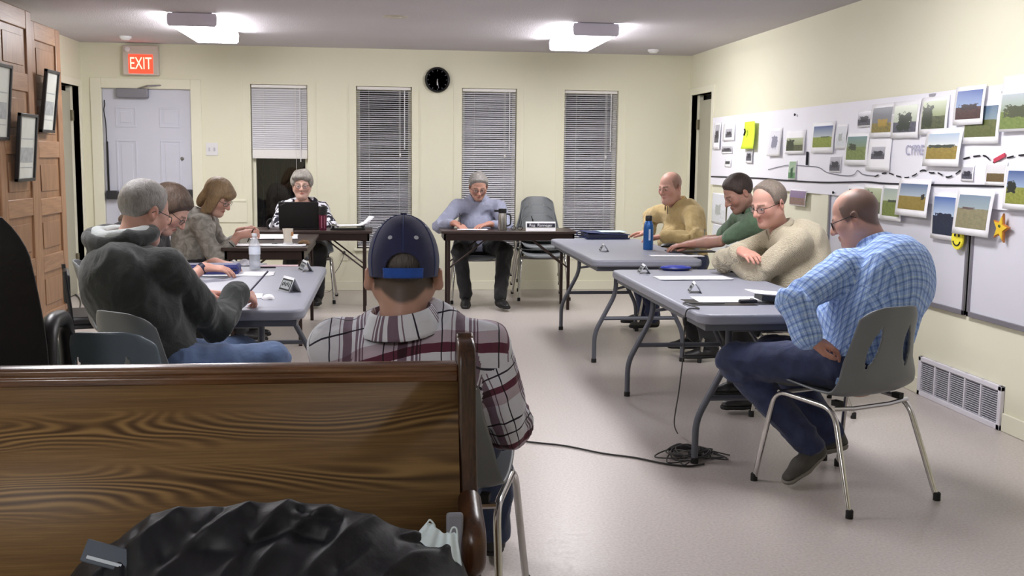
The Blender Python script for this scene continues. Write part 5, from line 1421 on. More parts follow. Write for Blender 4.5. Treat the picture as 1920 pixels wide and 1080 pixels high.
def person(label, head, face, pel, yaw, hands, knees, ankles, toes, mats, skin=(.52, .32, .25), brow=(.10, .07, .05), g=1., sw=.185, arm=1., belly=0., hunch=.3, roll=0.,
           sleeve=1.0, hair=None, stub=None, fat=1., chin=0., female=False, collar=None, glasses=None, elbow=None, wr=1., fs=.0085, neckline=None, sh_drop=0., extra=None, headscale=1., hem=.0, fold_amp=.010, ear=(0, 0), neck=1.):
    head = np.array(head, float); pel = np.array(pel, float)
    hf = nrm(face); up = np.array([0, 0, 1.]); hr = nrm(np.cross(hf, up)); hu = np.cross(hr, hf)
    if roll:
        c, s_ = math.cos(roll), math.sin(roll); hr, hu = hr * c + hu * s_, hu * c - hr * s_
    HR = np.stack([hr, hf, hu], 1)
    fw = np.array([math.cos(math.radians(yaw)), math.sin(math.radians(yaw)), 0]); rt = np.array([fw[1], -fw[0], 0])
    nb = head - hu * .115 * headscale - hf * .045 + np.array([0, 0, -.035])
    tu = nrm(nb - pel)
    waist = pel + (nb - pel) * .36 - fw * .03 * hunch; chest = pel + (nb - pel) * .70 - fw * .07 * hunch
    Sc = nb - tu * (.055 + sh_drop)
    Sh = {q: Sc + rt * q * sw - tu * .03 + fw * .015 for q in (1, -1)}
    Wr = {}; El = {}
    for q, k in ((1, 'R'), (-1, 'L')):
        Wr[q] = np.array(hands[k][0], float)
        hint = elbow[k] if elbow and k in elbow else (rt * q * .5 + np.array([0, 0, -1.]) - fw * .3)
        El[q] = np.array(hint[1], float) if isinstance(hint, tuple) and hint[0] == 'abs' else ik(Sh[q], Wr[q], .285, .255, hint)
    hip = {q: pel + rt * q * .095 + fw * .02 - up * .01 for q in (1, -1)}
    # ---- body (one mesh): head, neck, trunk, arms, hands, legs
    G = Geo()
    hs = head_sdf(fat, chin, female, ear)
    nl = HR.T @ (nb - head) / headscale
    nr = (fat ** .5) * (.88 if female else 1) * neck
    hs.cone((0, -.022, -.055), nl + np.array([0, -.005, -.02]), .052 * nr, .053 * nr, .03)
    V, Q = hs.mesh(.0045, .02, None, 1)
    G.add(V * headscale @ HR.T + head, Q, head_col(V, skin, brow, stub, 1.2 if female else .8))
    core = SDF()
    core.cone(pel, waist, .12 * g, .115 * g, .04, sq=(fw, 1.3)); core.cone(waist, chest, .115 * g, .125 * g, .04, sq=(fw, 1.35)); core.cone(chest, nb - tu * .03, .115, .045, .05)
    core.cone(Sh[1], Sh[-1], .045, .045, .03)
    for q in (1, -1): core.cone(Sh[q], El[q], .036, (.036 * arm if sleeve < 1 else .028), .02)
    for i, q in enumerate((1, -1)):
        kn = np.array(knees[i], float); an = np.array(ankles[i], float)
        core.cone(hip[q], kn, .065, .048, .03); core.cone(kn, an, .045, .032, .02)
    V, Q = core.mesh(.014, .02, None, 1); G.add(V, Q, np.array(skin))
    for q, k in ((1, 'R'), (-1, 'L')):
        f = SDF(); m = El[q] * .6 + Wr[q] * .4
        ra = .040 * arm if sleeve < 1 else .029
        f.cone(El[q], m, ra, ra, .02); f.cone(m, Wr[q], ra, .027, .02)
        V, Q = f.mesh(.008, .015, None, 1); G.add(V, Q, np.array(skin))
        h = hands[k]
        V, Q = hand_geo(Wr[q] + nrm(np.array(h[1], float)) * .012, h[1], h[2], q, h[3], fore=El[q], scale=h[4] if len(h) > 4 else 1.)
        kn_ = np.array(skin) * np.array([1.02, .90, .88]); G.add(V, Q, kn_)
    V, Q, C = G.all()
    root = np_mesh('person', V, Q, m_skin, None, C); tag(root, label, 'person', None)
    # ---- shirt
    S = SDF(); aq = .058 * arm
    bot = pel - up * (.02 + hem) + fw * .01
    S.cone(bot, waist, .158 * g, .152 * g, .05, sq=(fw, 1.22)); S.cone(waist, chest, .152 * g, .160 * g, .05, sq=(fw, 1.3))
    S.cone(chest, Sc - tu * .035, .150 * g, .082, .06, sq=(fw, 1.35))
    if belly: S.ell(waist + fw * .07 * belly - up * .01, (.15 * g, .15 * g, .14), k=.06)
    S.cone(Sh[1], Sh[-1], .066, .066, .04)
    for q in (1, -1): S.cone(nb - tu * .048 + rt * q * .035, Sh[q] - tu * .004, .046, .060, .04)
    if female: S.ell(chest + fw * .10 + tu * -.03, (.135, .075, .08), np.stack([rt, fw, np.array([0, 0, 1.])]), k=.05)
    for q in (1, -1):
        if sleeve >= 1:
            S.cone(Sh[q], El[q], aq * 1.12, aq, .03); e = El[q] + (Wr[q] - El[q]) * (sleeve - 1) ; S.cone(El[q], e, aq, aq * (.96 - .22 * (sleeve - 1)), .015)
            if extra and extra.get('cuff'): S.cone(e - nrm(Wr[q] - El[q]) * .02, e, aq * .86, aq * .86, .006)
        else:
            e = Sh[q] + (El[q] - Sh[q]) * sleeve; S.cone(Sh[q], e, aq * 1.15, aq * 1.08, .03)
    if neckline is not None:
        S.ell(nb + fw * neckline[0] + tu * neckline[1], neckline[2], np.stack([rt, fw, np.array([0, 0, 1.])]), k=.01, op='s')
    S.cone(nb - tu * .03, nb + hu * .05 * headscale, .050 * nr, .050 * nr, .006, 's')
    sd = len(label) % 17; fdir = np.array([1, 1, .75]); zcut = pel[2] - .08 - hem
    def post(P, F):
        near = sum(np.exp(-((P - El[q]) ** 2).sum(-1) / .012) for q in (1, -1)) + np.exp(-((P - waist) ** 2).sum(-1) / .03) * .7
        W = (.40 + .9 * np.clip(near, 0, 1.3))
        F = F - wr * fold_amp * (fold(P * fdir, 40, sd) - .5) * W - wr * .0035 * (fold(P * fdir, 85, sd + 3) - .5) * W
        return np.maximum(np.maximum(F, zcut - P[..., 2]), (P - nb) @ tu - (.020 if collar else .012))
    V, Q = S.mesh(fs, .03, post if wr else None, 1)
    # woven-cloth coordinates per face corner
    ctr = V[Q].mean(1); N = vnormals(V, Q); fn = N[Q].mean(1)
    segs = []
    for q in (1, -1): segs += [(Sh[q], El[q]), (El[q], Wr[q])]
    best = np.full(len(ctr), 9.); which = np.full(len(ctr), -1)
    for i, (a, b) in enumerate(segs):
        ba = b - a; tt = ((ctr - a) @ ba) / (ba @ ba); t_ = np.clip(tt, 0, 1)
        d = np.linalg.norm(ctr - a - t_[:, None] * ba, axis=1) - aq
        if i % 2 == 0: d = d + np.where(tt < .16, .05, 0)
        m = (d < best) & (d < .02); best[m] = d[m]; which[m] = i
    uv = np.zeros((len(Q), 4, 2))
    VQ = V[Q]
    tor = which < 0
    rel = VQ - pel
    U = rel @ rt; Fw = rel @ fw; H = rel @ tu
    top = (np.abs(fn @ tu) > .965)[:, None]; sidef = (np.abs(fn @ rt) > .78)[:, None]
    F0 = (Sc - pel) @ fw - .01
    uv[..., 0] = np.where(sidef & ~top, Fw + .2, U); uv[..., 1] = H + np.minimum(Fw, F0) - np.maximum(Fw - F0, 0)
    for i, (a, b) in enumerate(segs):
        m = which == i
        if not m.any(): continue
        ba = nrm(b - a); e1 = nrm(np.cross(ba, up + .01)); e2 = np.cross(ba, e1)
        r = VQ[m] - a; al = r @ ba; an = np.arctan2(r @ e2, r @ e1)
        an0 = an[:, :1]; an = an0 + (an - an0 + PI) % (2 * PI) - PI
        uv[m, :, 0] = an * aq + .3; uv[m, :, 1] = al + (.285 if i % 2 else 0)
    np_mesh('shirt', V, Q, mats['shirt'], root, None, uv.reshape(-1, 2))
    # ---- trousers
    T = SDF()
    T.ell(pel - up * .015 + fw * .01, (.165 * g, .125 * g, .115), np.stack([rt, fw, np.array([0, 0, 1.])]), k=.04)
    for i, q in enumerate((1, -1)):
        kn = np.array(knees[i], float); an = np.array(ankles[i], float)
        T.cone(hip[q], kn, .092 * (g ** .5), .070 * (g ** .3), .04); T.cone(kn, an + (an - kn) * -.02, .069 * (g ** .3), .060, .03)
    def tpost(P, F):
        near = sum(np.exp(-((P - np.array(k)) ** 2).sum(-1) / .015) for k in knees) + sum(np.exp(-((P - np.array(k)) ** 2).sum(-1) / .02) for k in ankles)
        return F - .009 * (fold(P, 38, sd + 5) - .5) * (.35 + np.clip(near, 0, 1.2)) - .003 * fold(P, 80, sd)
    V, Q = T.mesh(max(fs, .009), .03, tpost, 1)
    V[:, 2] = np.maximum(V[:, 2], .012)
    uvt = V[Q][..., [0, 2]]
    np_mesh('trousers', V, Q, mats['pants'], root)
    # ---- shoes
    for i in (0, 1):
        an = np.array(ankles[i], float); d = nrm(toes[i]); u = nrm(up - d * (up @ d)); r = np.cross(d, u)
        R = np.stack([r, d, u], 1)
        def shoe(infl, lo_, hi_):
            s = SDF()
            s.cone((0, -.015, .012), (0, .09, .005), .040 + infl, .043 + infl, .02); s.cone((0, .09, .005), (0, .165, -.004), .043 + infl, .034 + infl, .02, sq=((0, 0, 1), 1.15))
            if hi_ > 0: s.cone((0, -.01, .02), (0, -.012, .085), .042, .046, .02)
            return s.mesh(.0075, .02, lambda P, F: np.maximum(np.maximum(F, lo_ - P[..., 2]), P[..., 2] - hi_), 1)
        base = an - u * .075
        V, Q = shoe(0, -.002, .085 if mats.get('boot') else .06); Wd = (V + np.array([0, 0, .022])) @ R.T + base
        Wd[:, 2] = np.maximum(Wd[:, 2], .004)
        so = np_mesh('shoe', Wd, Q, mats['shoe'], root)
        V, Q = shoe(.004, -.021, .0); Wd = (V + np.array([0, 0, .022])) @ R.T + base; Wd[:, 2] = np.maximum(Wd[:, 2], .001)
        np_mesh('sole', Wd, Q, mats.get('sole', m_rubber), so)
    # ---- collar
    if collar:
        ca = nrm(nb - chest) * .55 + hu * .45; ca = nrm(ca); cf = nrm(fw - ca * (fw @ ca)); cr = np.cross(cf, ca)
        k0 = collar.get('r', .066) * (fat ** .5); prof = collar.get('prof', [(1.0, -.03), (.98, .030), (1.08, .034), (1.50, -.014)]); gap = math.radians(collar.get('gap', 24))
        sp = [Vector((a, b, 0)) for a, b in prof]; pp = spline(sp, 4)
        nu, nv = 48, len(pp) - 1
        def cfn(u, v):
            a = gap + u * (2 * PI - 2 * gap); p = pp[min(int(round(v * nv)), nv)]
            fr = math.exp(-((min(a, 2 * PI - a) - gap) / .35) ** 2)
            rr = k0 * p[0] * (1 + .12 * fr * (p[0] - .95)); hh = p[1] - .030 * fr - (.03 * fr if v > .8 else 0)
            q = nb + ca * hh + cf * (math.cos(a) * rr * 1.04 - .004) + cr * math.sin(a) * rr * 1.02
            return tuple(q)
        b = MB(); b.grid(nu, nv, cfn); co = b.build('collar', collar.get('mat', mats['shirt']), [c for c in root.children if c.name.startswith('shirt')][0], solid=.003, fix=False)
        l = co.data.uv_layers.new(name='UVMap')
        for lp in co.data.loops:
            kx = lp.vertex_index; l.data[lp.index].uv = ((kx % (nu + 1)) / nu * .42, (kx // (nu + 1)) / nv * .09 + .5)
    # ---- hair
    if hair:
        mk_mesh_hair(head, HR * headscale, hair.get('post'), hair['mat'], root, hair.get('h', .0055), hair.get('extra'), hair.get('amp', .004), hair.get('freq', 75), sd, hair.get('name', 'hair'))
    # ---- glasses
    if glasses:
        gm = glasses; HM = frame_m(head, hr * headscale, hf * headscale, hu * headscale)
        b = MB(); w_, h_, y_ = .0225, .0165, .104
        for q in (-1, 1):
            pts = [(q * .0325 + w_ * math.copysign(abs(math.cos(a)) ** .7, math.cos(a)), y_ - .010 * abs(q * .0325 + w_ * math.cos(a)) / .05, -.004 + h_ * math.copysign(abs(math.sin(a)) ** .7, math.sin(a))) for a in [k * PI / 10 for k in range(20)]]
            b.tube(pts, .0015, 6, closed=True)
            b.tube([(q * .055, y_ - .012, .004), (q * .074, .075, .006), (q * .085 * (fat ** .5), -.005, .008), (q * .085 * (fat ** .5), -.025, -.006)], .0018, 6)
        b.tube([(-.010, y_ - .002, -.002), (0, y_ + .004, .001), (.010, y_ - .002, -.002)], .0015, 6)
        go = MB(); go.v, go.f, go.mi = b.v, b.f, b.mi
        o = go.build('glasses', gm, root); o.data.transform(HM)
        for q in (-1, 1):
            b = MB(); b.add([(q * .0325 + .021 * math.cos(a), y_ - .010 * abs(q * .0325 + w_ * math.cos(a)) / .05, -.004 + .0155 * math.sin(a)) for a in [k * PI / 8 for k in range(16)]], [tuple(range(16))])
            ln = b.build('lens', M_plain('lens_clear', (.95, .97, 1), .03, alpha=.12, spec=.6), o); ln.data.transform(HM)
    return root, dict(head=head, HR=HR, nb=nb, Sh=Sh, El=El, Wr=Wr, fw=fw, rt=rt, tu=tu, waist=waist, chest=chest)
def hp(px, py, Y): return ony(px, py, Y)

m_gdark = M_plain('glasses_dark', (.012, .011, .012), .3); m_gmetal = M_plain('glasses_metal', (.12, .10, .09), .3, metal=.7)
m_shoe_dark = M_plain('shoe_black', (.013, .012, .012), .45); m_shoe_grey = M_plain('shoe_grey', srgb(66, 64, 60), .7, var=.1, scale=60)
m_sole_grey = M_plain('sole_grey', srgb(120, 116, 108), .7)
m_denim = M_cloth('denim_blue', srgb(46, 58, 88), .2, 24, .3, 500, .85, .25)
m_denim_d = M_cloth('denim_dark', srgb(36, 46, 80), .2, 24, .3, 500, .85, .25)
m_denim_l = M_cloth('denim_faded', srgb(86, 108, 146), .2, 18, .3, 500, .85, .25)
m_blackp = M_cloth('trousers_black', srgb(22, 22, 24), .15, 30, .3, 400)

# -- man in the blue cap, back to us
def stub_nape(p):
    zb = -.092 + .035 * np.clip(np.abs(p[:, 0]) / .06, 0, 1) ** 2
    m = np.clip((p[:, 2] - zb) / .02, 0, 1) * np.clip((-.012 - p[:, 1]) / .015, 0, 1) * (np.abs(p[:, 0]) < .079)
    return np.clip(1.6 * m * (1 + .25 * wob(p, 160, 3)), 0, .92), srgb(80, 73, 70)
W_ = srgb(236, 238, 244); MV = srgb(128, 106, 122); NV = srgb(34, 30, 52); BU = srgb(104, 44, 66)
su = [(0, W_), (.155, NV), (.178, W_), (.33, MV), (.35, W_), (.40, MV), (.56, W_), (.63, MV), (.68, W_), (.71, MV), (.75, W_), (.77, MV), (.80, W_)]
sv = [(0, W_), (.10, NV), (.126, W_), (.30, NV), (.326, W_), (.50, BU), (.62, srgb(200, 184, 194)), (.80, W_)]
m_shirt_cap = M_plaid('check_burgundy', su, sv, .152, .19)
hcap = hp(757, 505, 2.92)
hair_dg = M_hair('hair_dark_grey', srgb(58, 54, 54), srgb(112, 104, 100))
pm, J1 = person('man in a navy cap and burgundy checked shirt behind the wooden pew', hcap, (.03, 1, -.06), (.145, 3.10, .55), 86,
    {'R': ((.275, 3.33, .63), (-.45, .85, -.25), (0, .2, -1), .35), 'L': ((-.09, 3.34, .63), (.45, .85, -.25), (0, .2, -1), .35)},
    [(.37, 3.50, .50), (-.03, 3.52, .50)], [(.36, 3.50, .10), (-.08, 3.55, .10)], [(.1, 1, 0), (-.1, 1, 0)],
    dict(shirt=m_shirt_cap, pants=m_denim, shoe=m_shoe_dark), g=1.2, sw=.20, arm=1.2, fs=.007, hunch=.6, belly=.6, fat=1.08,
    elbow={'R': ('abs', ony(952, 795, 2.98)), 'L': ('abs', ony(640, 800, 2.98))}, hair=dict(mat=hair_dg, post=hair_sdf([(-.14, -.088), (-.06, -.085), (-.035, -.05), (-.015, .0), (.01, -.02), (.03, .0), (.045, .04), (.12, .09)], .007), amp=.0015),
    collar=dict(r=.074, prof=[(1.0, -.03), (1.02, .040), (1.09, .044), (1.44, -.012)]), headscale=1.0, stub=stub_nape, ear=(.012, -.020), neck=1.18)
# his cap
m_cap = M_cloth('cap_navy', srgb(34, 40, 82), .08, 40, .2, 600, .8, .1); m_strap = M_cloth('cap_strap', srgb(34, 82, 176), .1, 60, .2, 500)
HM = frame_m(J1['head'], J1['HR'][:, 0], J1['HR'][:, 1], J1['HR'][:, 2])
def cap_pt(a, e, infl=0.):         # a: azimuth (0 = back), e: 0 base .. 1 top
    R = np.array([.0955, .120, .127]) + infl
    el = -.30 + e * (PI / 2 + .30)
    zz = math.sin(el) * R[2]; rr = math.cos(el) if el > 0 else 1 + .10 * math.sin(el)
    if el > 0: rr = rr ** .92
    return (math.sin(a) * R[0] * rr, -math.cos(a) * R[1] * rr - .010, zz + .020)
def cap_hole(u, v):
    a = (u - .5) * 2 * PI; x = a * .098
    return abs(x) < .052 and v < .065 + .22 * math.sqrt(max(0, 1 - (x / .052) ** 2))
b = MB(); b.grid(300, 130, lambda u, v: cap_pt((u - .5) * 2 * PI, v), cap_hole, M=HM); cap = b.build('cap', m_cap, pm, solid=.0035, angle=180)
b = MB(); b.grid(24, 4, lambda u, v: cap_pt((u - .5) * 1.16, .0 + v * .115, .002), M=HM); b.build('strap', m_strap, cap, solid=.0025, angle=180)
for a, e in ((-.42, .46), (.42, .46), (1.20, .62), (-1.20, .62)):
    c0 = np.array(cap_pt(a, e, .002)); nn = nrm(c0 - np.array([0, -.008, .0])); q = Vector(nn).to_track_quat('Z', 'Y').to_matrix().to_4x4()
    b = MB(); b.lathe([(.0065, 0), (.0055, .002), (.003, .002), (.003, .0005)], 14, HM @ Matrix.Translation(c0) @ q, caps=True); b.build('eyelet', M_plain('eyelet', srgb(200, 206, 222), .5), cap)
b = MB(); b.lathe([(.009, -.002), (.008, .004), (.002, .006)], 14, HM @ Matrix.Translation(cap_pt(0, 1.0, .002))); b.build('top_button', m_cap, cap)
for sgn in (0, 1, -1):
    b = MB(); b.tube([HM @ Vector(cap_pt(sgn * 1.05, .30 + .7 * k / 14 if sgn == 0 else .02 + .97 * k / 14, .0025)) for k in range(15)], .0012, 5); b.build('seam', M_plain('seam_navy', srgb(60, 72, 124), .8), cap)
def visor(u, v):
    a = PI + (u - .5) * 1.9; p = cap_pt(a, .08); d = 1 + v * .72 * math.cos((u - .5) * 1.9)
    return (p[0] * (1 + .05 * v), p[1] * d, p[2] - .012 - .02 * v - .02 * abs(u - .5) * v)
b = MB(); b.grid(20, 8, visor, M=HM); b.build('visor', m_cap, cap, solid=.004)

# -- man in the blue checked shirt
B0 = srgb(152, 190, 240); 
sb = [(0, srgb(216, 228, 244)), (.08, srgb(180, 200, 232)), (.32, srgb(142, 164, 206)), (.44, srgb(186, 205, 236)), (.60, srgb(224, 234, 248)), (.66, srgb(180, 200, 232)), (.82, srgb(134, 156, 200)), (.92, srgb(186, 205, 236))]
sb2 = [(p, tuple(min(1, q * 1.15 + .12) for q in c)) for p, c in sb]
m_shirt_blue = M_plaid('check_blue', sb, sb2, .056, .064, wr=.4)
def stub_bald(p):
    zb = np.interp(p[:, 1], [-.14, -.08, -.05, -.02, .02, .035, .05], [-.075, -.07, -.045, -.005, -.02, .01, .2])
    top = np.sqrt((p[:, 0] / .062) ** 2 + ((p[:, 1] - .03) / .085) ** 2)
    m = np.clip((p[:, 2] - zb) / .012, 0, 1) * np.clip((np.where(p[:, 2] > .06, top, 2) - .85) / .35, 0, 1)
    return .85 * m, srgb(96, 82, 76)
blue, J2 = person('bald man in a blue checked shirt and jeans at the near right table corner', hp(1604, 408, 4.40), (-.80, .62, -.42), (1.945, 4.14, .555), 128,
    {'R': ((1.93, 4.66, .775), (-1, .05, -.15), (-.2, 0, -1), .5), 'L': (tuple(ony(1515, 636, 3.99)), (.85, .1, -.25), (-.1, .3, -1), .45)},
    [(1.74, 4.60, .50), (1.50, 4.40, .505)], [(1.95, 4.38, .17), (1.80, 4.245, .165)], [(-.55, .75, -.40), (-.82, -.40, -.42)],
    dict(shirt=m_shirt_blue, pants=m_denim_d, shoe=m_shoe_grey, sole=m_sole_grey), skin=(.49, .29, .23), g=1.30, sw=.195, arm=1.22, fs=.008, hunch=1.35, belly=1., fat=1.14, chin=1., neck=1.12, sleeve=1.88, wr=1.2,
    elbow={'R': (.2, .5, -1.), 'L': ('abs', ony(1490, 566, 4.06))}, stub=stub_bald, glasses=m_gdark, collar=dict(r=.070, prof=[(1.0, -.02), (.98, .02), (1.08, .024), (1.42, -.028)]), extra=dict(cuff=1))

# -- man in the cream sweater
def knit():
    t = NT('cream_knit'); v = t.coords('Object', (1, 1, 1.6))
    w = t.node('ShaderNodeTexWave'); w.inputs['Scale'].default_value = 64; w.inputs['Distortion'].default_value = 3.5; w.inputs['Detail'].default_value = 2; w.inputs['Detail Scale'].default_value = 2
    w.bands_direction = 'DIAGONAL'; t.link(v, w.inputs[0])
    n = t.noise(v, 130, 3, .6)
    h = t.math('ADD', t.math('MULTIPLY', w.outputs[1], .6), t.math('MULTIPLY', n, .7))
    t.base(t.ramp(h, [(.2, srgb(140, 127, 100)), (.75, srgb(222, 212, 186))])); t.rough(.95); t.b.inputs['Sheen Weight'].default_value = .2
    t.bump(h, .7, .01); return t.m
m_knit = knit()
hair_gb = M_hair('hair_grey_brown', srgb(84, 74, 66), srgb(140, 128, 116))
sweat, J3 = person('man with glasses in a cream knitted sweater leaning folded arms on the near right table', hp(1441, 382, 5.75), (-.90, -.42, -.34), (2.36, 5.62, .555), 186,
    {'R': ((1.955, 5.70, .868), (.15, -.95, -.12), (.25, .0, -.95), .35), 'L': ((1.98, 5.88, .80), (-.1, .95, -.1), (.2, .0, -1), .3)},
    [(1.92, 5.78, .50), (1.90, 5.52, .50)], [(2.05, 5.84, .10), (2.0, 5.50, .10)], [(-1, .05, 0), (-1, -.1, 0)],
    dict(shirt=m_knit, pants=m_blackp, shoe=m_shoe_dark), skin=(.56, .33, .265), g=1.12, sw=.185, arm=1.15, hunch=1.1, belly=.5, fat=1.06, fs=.0085, sleeve=1.86, wr=1.1, sh_drop=.0,
    elbow={'R': (-.6, .9, -.6), 'L': (-.5, -.9, -.9)}, hair=dict(mat=hair_gb, post=hair_sdf(RECED, .011), amp=.003), glasses=m_gdark, collar=dict(r=.066, gap=4, prof=[(1.02, -.025), (1.06, .004), (1.18, .004), (1.3, -.02)]), extra=dict(cuff=1))

# -- man in the green shirt
m_green = M_cloth('shirt_green', srgb(92, 118, 92), .12, 30, .35, 400)
hair_db = M_hair('hair_dark_brown', srgb(30, 22, 20), srgb(70, 54, 46))
hg = ony(1278, 458, 7.30); eg = ony(1385, 480, 7.0)
green, J4 = person('man in a green short sleeved shirt bending over the far right table', hp(1384, 362, 6.98), (-.88, -.10, -.55), (2.52, 7.12, .555), 178,
    {'L': ((hg[0] + .06, hg[1] - .02, .775), (-.85, .2, -.1), (0, .1, -1), .35), 'R': ((2.14, 7.36, .77), (-.95, -.2, -.1), (0, 0, -1), .3)},
    [(2.10, 7.28, .50), (2.10, 7.0, .50)], [(2.2, 7.32, .10), (2.2, 6.96, .10)], [(-1, .1, 0), (-1, -.1, 0)],
    dict(shirt=m_green, pants=m_blackp, shoe=m_shoe_dark), skin=(.42, .245, .19), sleeve=.72, g=1.05, hunch=1.2, elbow={'L': (.25, -.9, -.45), 'R': (.3, .8, -.4)}, hair=dict(mat=hair_db, post=hair_sdf(FULL, .011), amp=.0025),
    collar=dict(r=.064), stub=lambda p: (.25 * np.clip((-.04 - p[:, 2]) / .02, 0, 1) * np.clip((p[:, 1] - .0) / .02, 0, 1), srgb(70, 52, 46)))

# -- man in the tan pullover
m_tan = M_cloth('fleece_tan', srgb(178, 156, 108), .07, 30, .3, 300, .95, .3)
def stub_tan(p):
    m, c = stub_bald(p); return m * .75, srgb(104, 84, 72)
ht = onz(1196, 437, .755)
tan, J5 = person('balding man in a tan pullover at the far end of the right tables', hp(1257, 351, 8.45), (-.82, -.52, -.20), (2.46, 8.46, .555), 205,
    {'R': ((2.19, 8.72, .765), (-.75, .5, -.15), (0, 0, -1), .25), 'L': ((2.17, 8.18, .765), (-.95, .1, -.1), (0, 0, -1), .3)},
    [(2.05, 8.52, .50), (2.06, 8.22, .50)], [(2.12, 8.50, .10), (2.13, 8.28, .10)], [(-1, .1, 0), (-1, -.15, 0)],
    dict(shirt=m_tan, pants=m_denim_d, shoe=m_shoe_grey), skin=(.54, .32, .255), g=1.22, sw=.20, arm=1.18, belly=.8, hunch=.6, fat=1.12, chin=1., wr=1.4, sleeve=1.9,
    elbow={'R': (-.2, 1., -.5), 'L': (.3, -1., -.6)}, stub=stub_tan, collar=dict(r=.072, prof=[(1.05, -.02), (1.10, .03), (1.16, .033), (1.34, -.012)], gap=30), extra=dict(cuff=1))
# quarter zip
zb = J5['nb'] + J5['fw'] * .10 - np.array([0, 0, .04])
b = MB(); b.tube([tuple(J5['nb'] + J5['fw'] * .085 - np.array([0, 0, .015])), tuple(J5['chest'] + J5['fw'] * .150 + J5['tu'] * .06)], .004, 6); b.build('zip', M_plain('zip_dark', srgb(92, 80, 60), .5), [c for c in tan.children if c.name.startswith('shirt')][0])

# -- man in the pale grey shirt at the back
m_grey = M_cloth('shirt_pale_grey', srgb(146, 150, 172), .06, 40, .35, 400)
hair_gr = M_hair('hair_grey', srgb(96, 92, 90), srgb(168, 164, 160))
bR = ony(853, 419, 9.72); bL = ony(912, 420, 9.70)
back, J6 = person('grey haired man in a pale grey shirt writing at the back table', hp(897, 349, 10.02), (.0, -1, -.50), (.885, 10.18, .555), 270,
    {'R': ((bR[0], bR[1] + .03, .765), (.55, -.7, -.25), (.2, 0, -1), .6), 'L': ((bL[0] + .03, bL[1] + .03, .76), (-.75, -.55, -.1), (0, 0, -1), .25)},
    [(.68, 9.80, .50), (1.10, 9.80, .505)], [(.735, 9.73, .10), (1.03, 9.52, .10)], [(-.1, -1, -.25), (.25, -1, 0)],
    dict(shirt=m_grey, pants=m_blackp, shoe=m_shoe_dark, boot=1), skin=(.49, .285, .22), g=1.1, sw=.195, arm=1.08, hunch=.8, belly=.4, hair=dict(mat=hair_gr, post=hair_sdf(FULL, .015), amp=.003), wr=1.2, sleeve=1.7,
    elbow={'R': (-1, .2, -.7), 'L': (1, .2, -.7)}, collar=dict(r=.066), glasses=m_gmetal)

# -- woman at the laptop
m_bw = M_splotch('pattern_black_white', srgb(20, 18, 34), srgb(226, 226, 236), 13, .52, .015)
hair_sv = M_hair('hair_silver', srgb(104, 98, 92), srgb(186, 182, 174), 60)
lapw, J7 = person('woman with short silver hair in a black and white patterned top behind the laptop', hp(566, 346, 10.12), (.06, -1, -.14), (-.745, 10.22, .555), 270,
    {'R': ((-.85, 9.78, .77), (.2, -1, -.1), (0, 0, -1), .35), 'L': ((-.62, 9.78, .77), (-.2, -1, -.1), (0, 0, -1), .35)},
    [(-.86, 9.80, .50), (-.60, 9.80, .50)], [(-.84, 9.78, .10), (-.62, 9.78, .10)], [(0, -1, 0), (0, -1, 0)],
    dict(shirt=m_bw, pants=m_blackp, shoe=m_shoe_dark), skin=(.56, .37, .30), g=1.12, sw=.172, female=True, hunch=.3, chin=.8, fat=1.04, neckline=(.085, -.03, (.095, .10, .125)),
    hair=dict(mat=hair_sv, post=hair_sdf([(-.14, -.07), (-.05, -.06), (.0, -.03), (.03, .0), (.05, .035), (.075, .055), (.12, .07)], .027), amp=.007, freq=60, extra=[E_((.03, .07, .085), (.06, .035, .03), .02), E_((-.045, .05, .07), (.045, .04, .035), .02), E_((.075, .0, .03), (.025, .06, .045), .02), E_((-.075, .0, .03), (.025, .06, .045), .02)]), glasses=m_gmetal,
    elbow={'R': (-1, .2, -1), 'L': (1, .2, -1)}, sleeve=1.5)

# -- woman in the mottled grey top
m_mott = M_splotch('pattern_mottled_grey', srgb(106, 102, 96), srgb(164, 160, 152), 16, .5, .22)
hair_lb = M_hair('hair_light_brown', srgb(92, 72, 48), srgb(158, 132, 98), 60)
fR = ony(448, 441, 7.80); fL = ony(450, 433, 8.08)
flor, J8 = person('woman with light brown bobbed hair in a mottled grey top', hp(409, 369, 7.92), (.84, -.34, -.56), (-1.43, 7.93, .555), 2,
    {'R': (tuple(fR), (.9, .25, .1), (0, .6, -.6), .6), 'L': (tuple(fL), (.9, -.15, .15), (0, -.5, -.7), .6)},
    [(-1.03, 7.80, .50), (-1.03, 8.05, .50)], [(-1.05, 7.82, .10), (-1.05, 8.03, .10)], [(1, 0, 0), (1, 0, 0)],
    dict(shirt=m_mott, pants=m_blackp, shoe=m_shoe_dark), skin=(.52, .33, .265), g=1.08, sw=.172, female=True, hunch=.9, chin=.5, wr=1., sleeve=1.55, arm=1.05, neckline=(.07, -.01, (.075, .075, .09)),
    elbow={'R': (-.5, -.5, -1), 'L': (-.5, .6, -1)},
    hair=dict(mat=hair_lb, post=hair_sdf([(-.14, -.11), (-.05, -.11), (.0, -.06), (.02, -.03), (.04, .0), (.06, .022), (.12, .030)], .020), amp=.004, freq=60,
              extra=[C_((.080, -.005, .02), (.086, .0, -.125), .030, .026, .02), C_((-.080, -.005, .02), (-.086, .0, -.125), .030, .026, .02), E_((0, -.085, -.055), (.085, .04, .085), .03), E_((0, .082, .062), (.062, .028, .036), .02), C_((.072, .04, .03), (.082, .035, -.10), .018, .015, .02), C_((-.072, .04, .03), (-.082, .035, -.10), .018, .015, .02)]), glasses=m_gmetal)
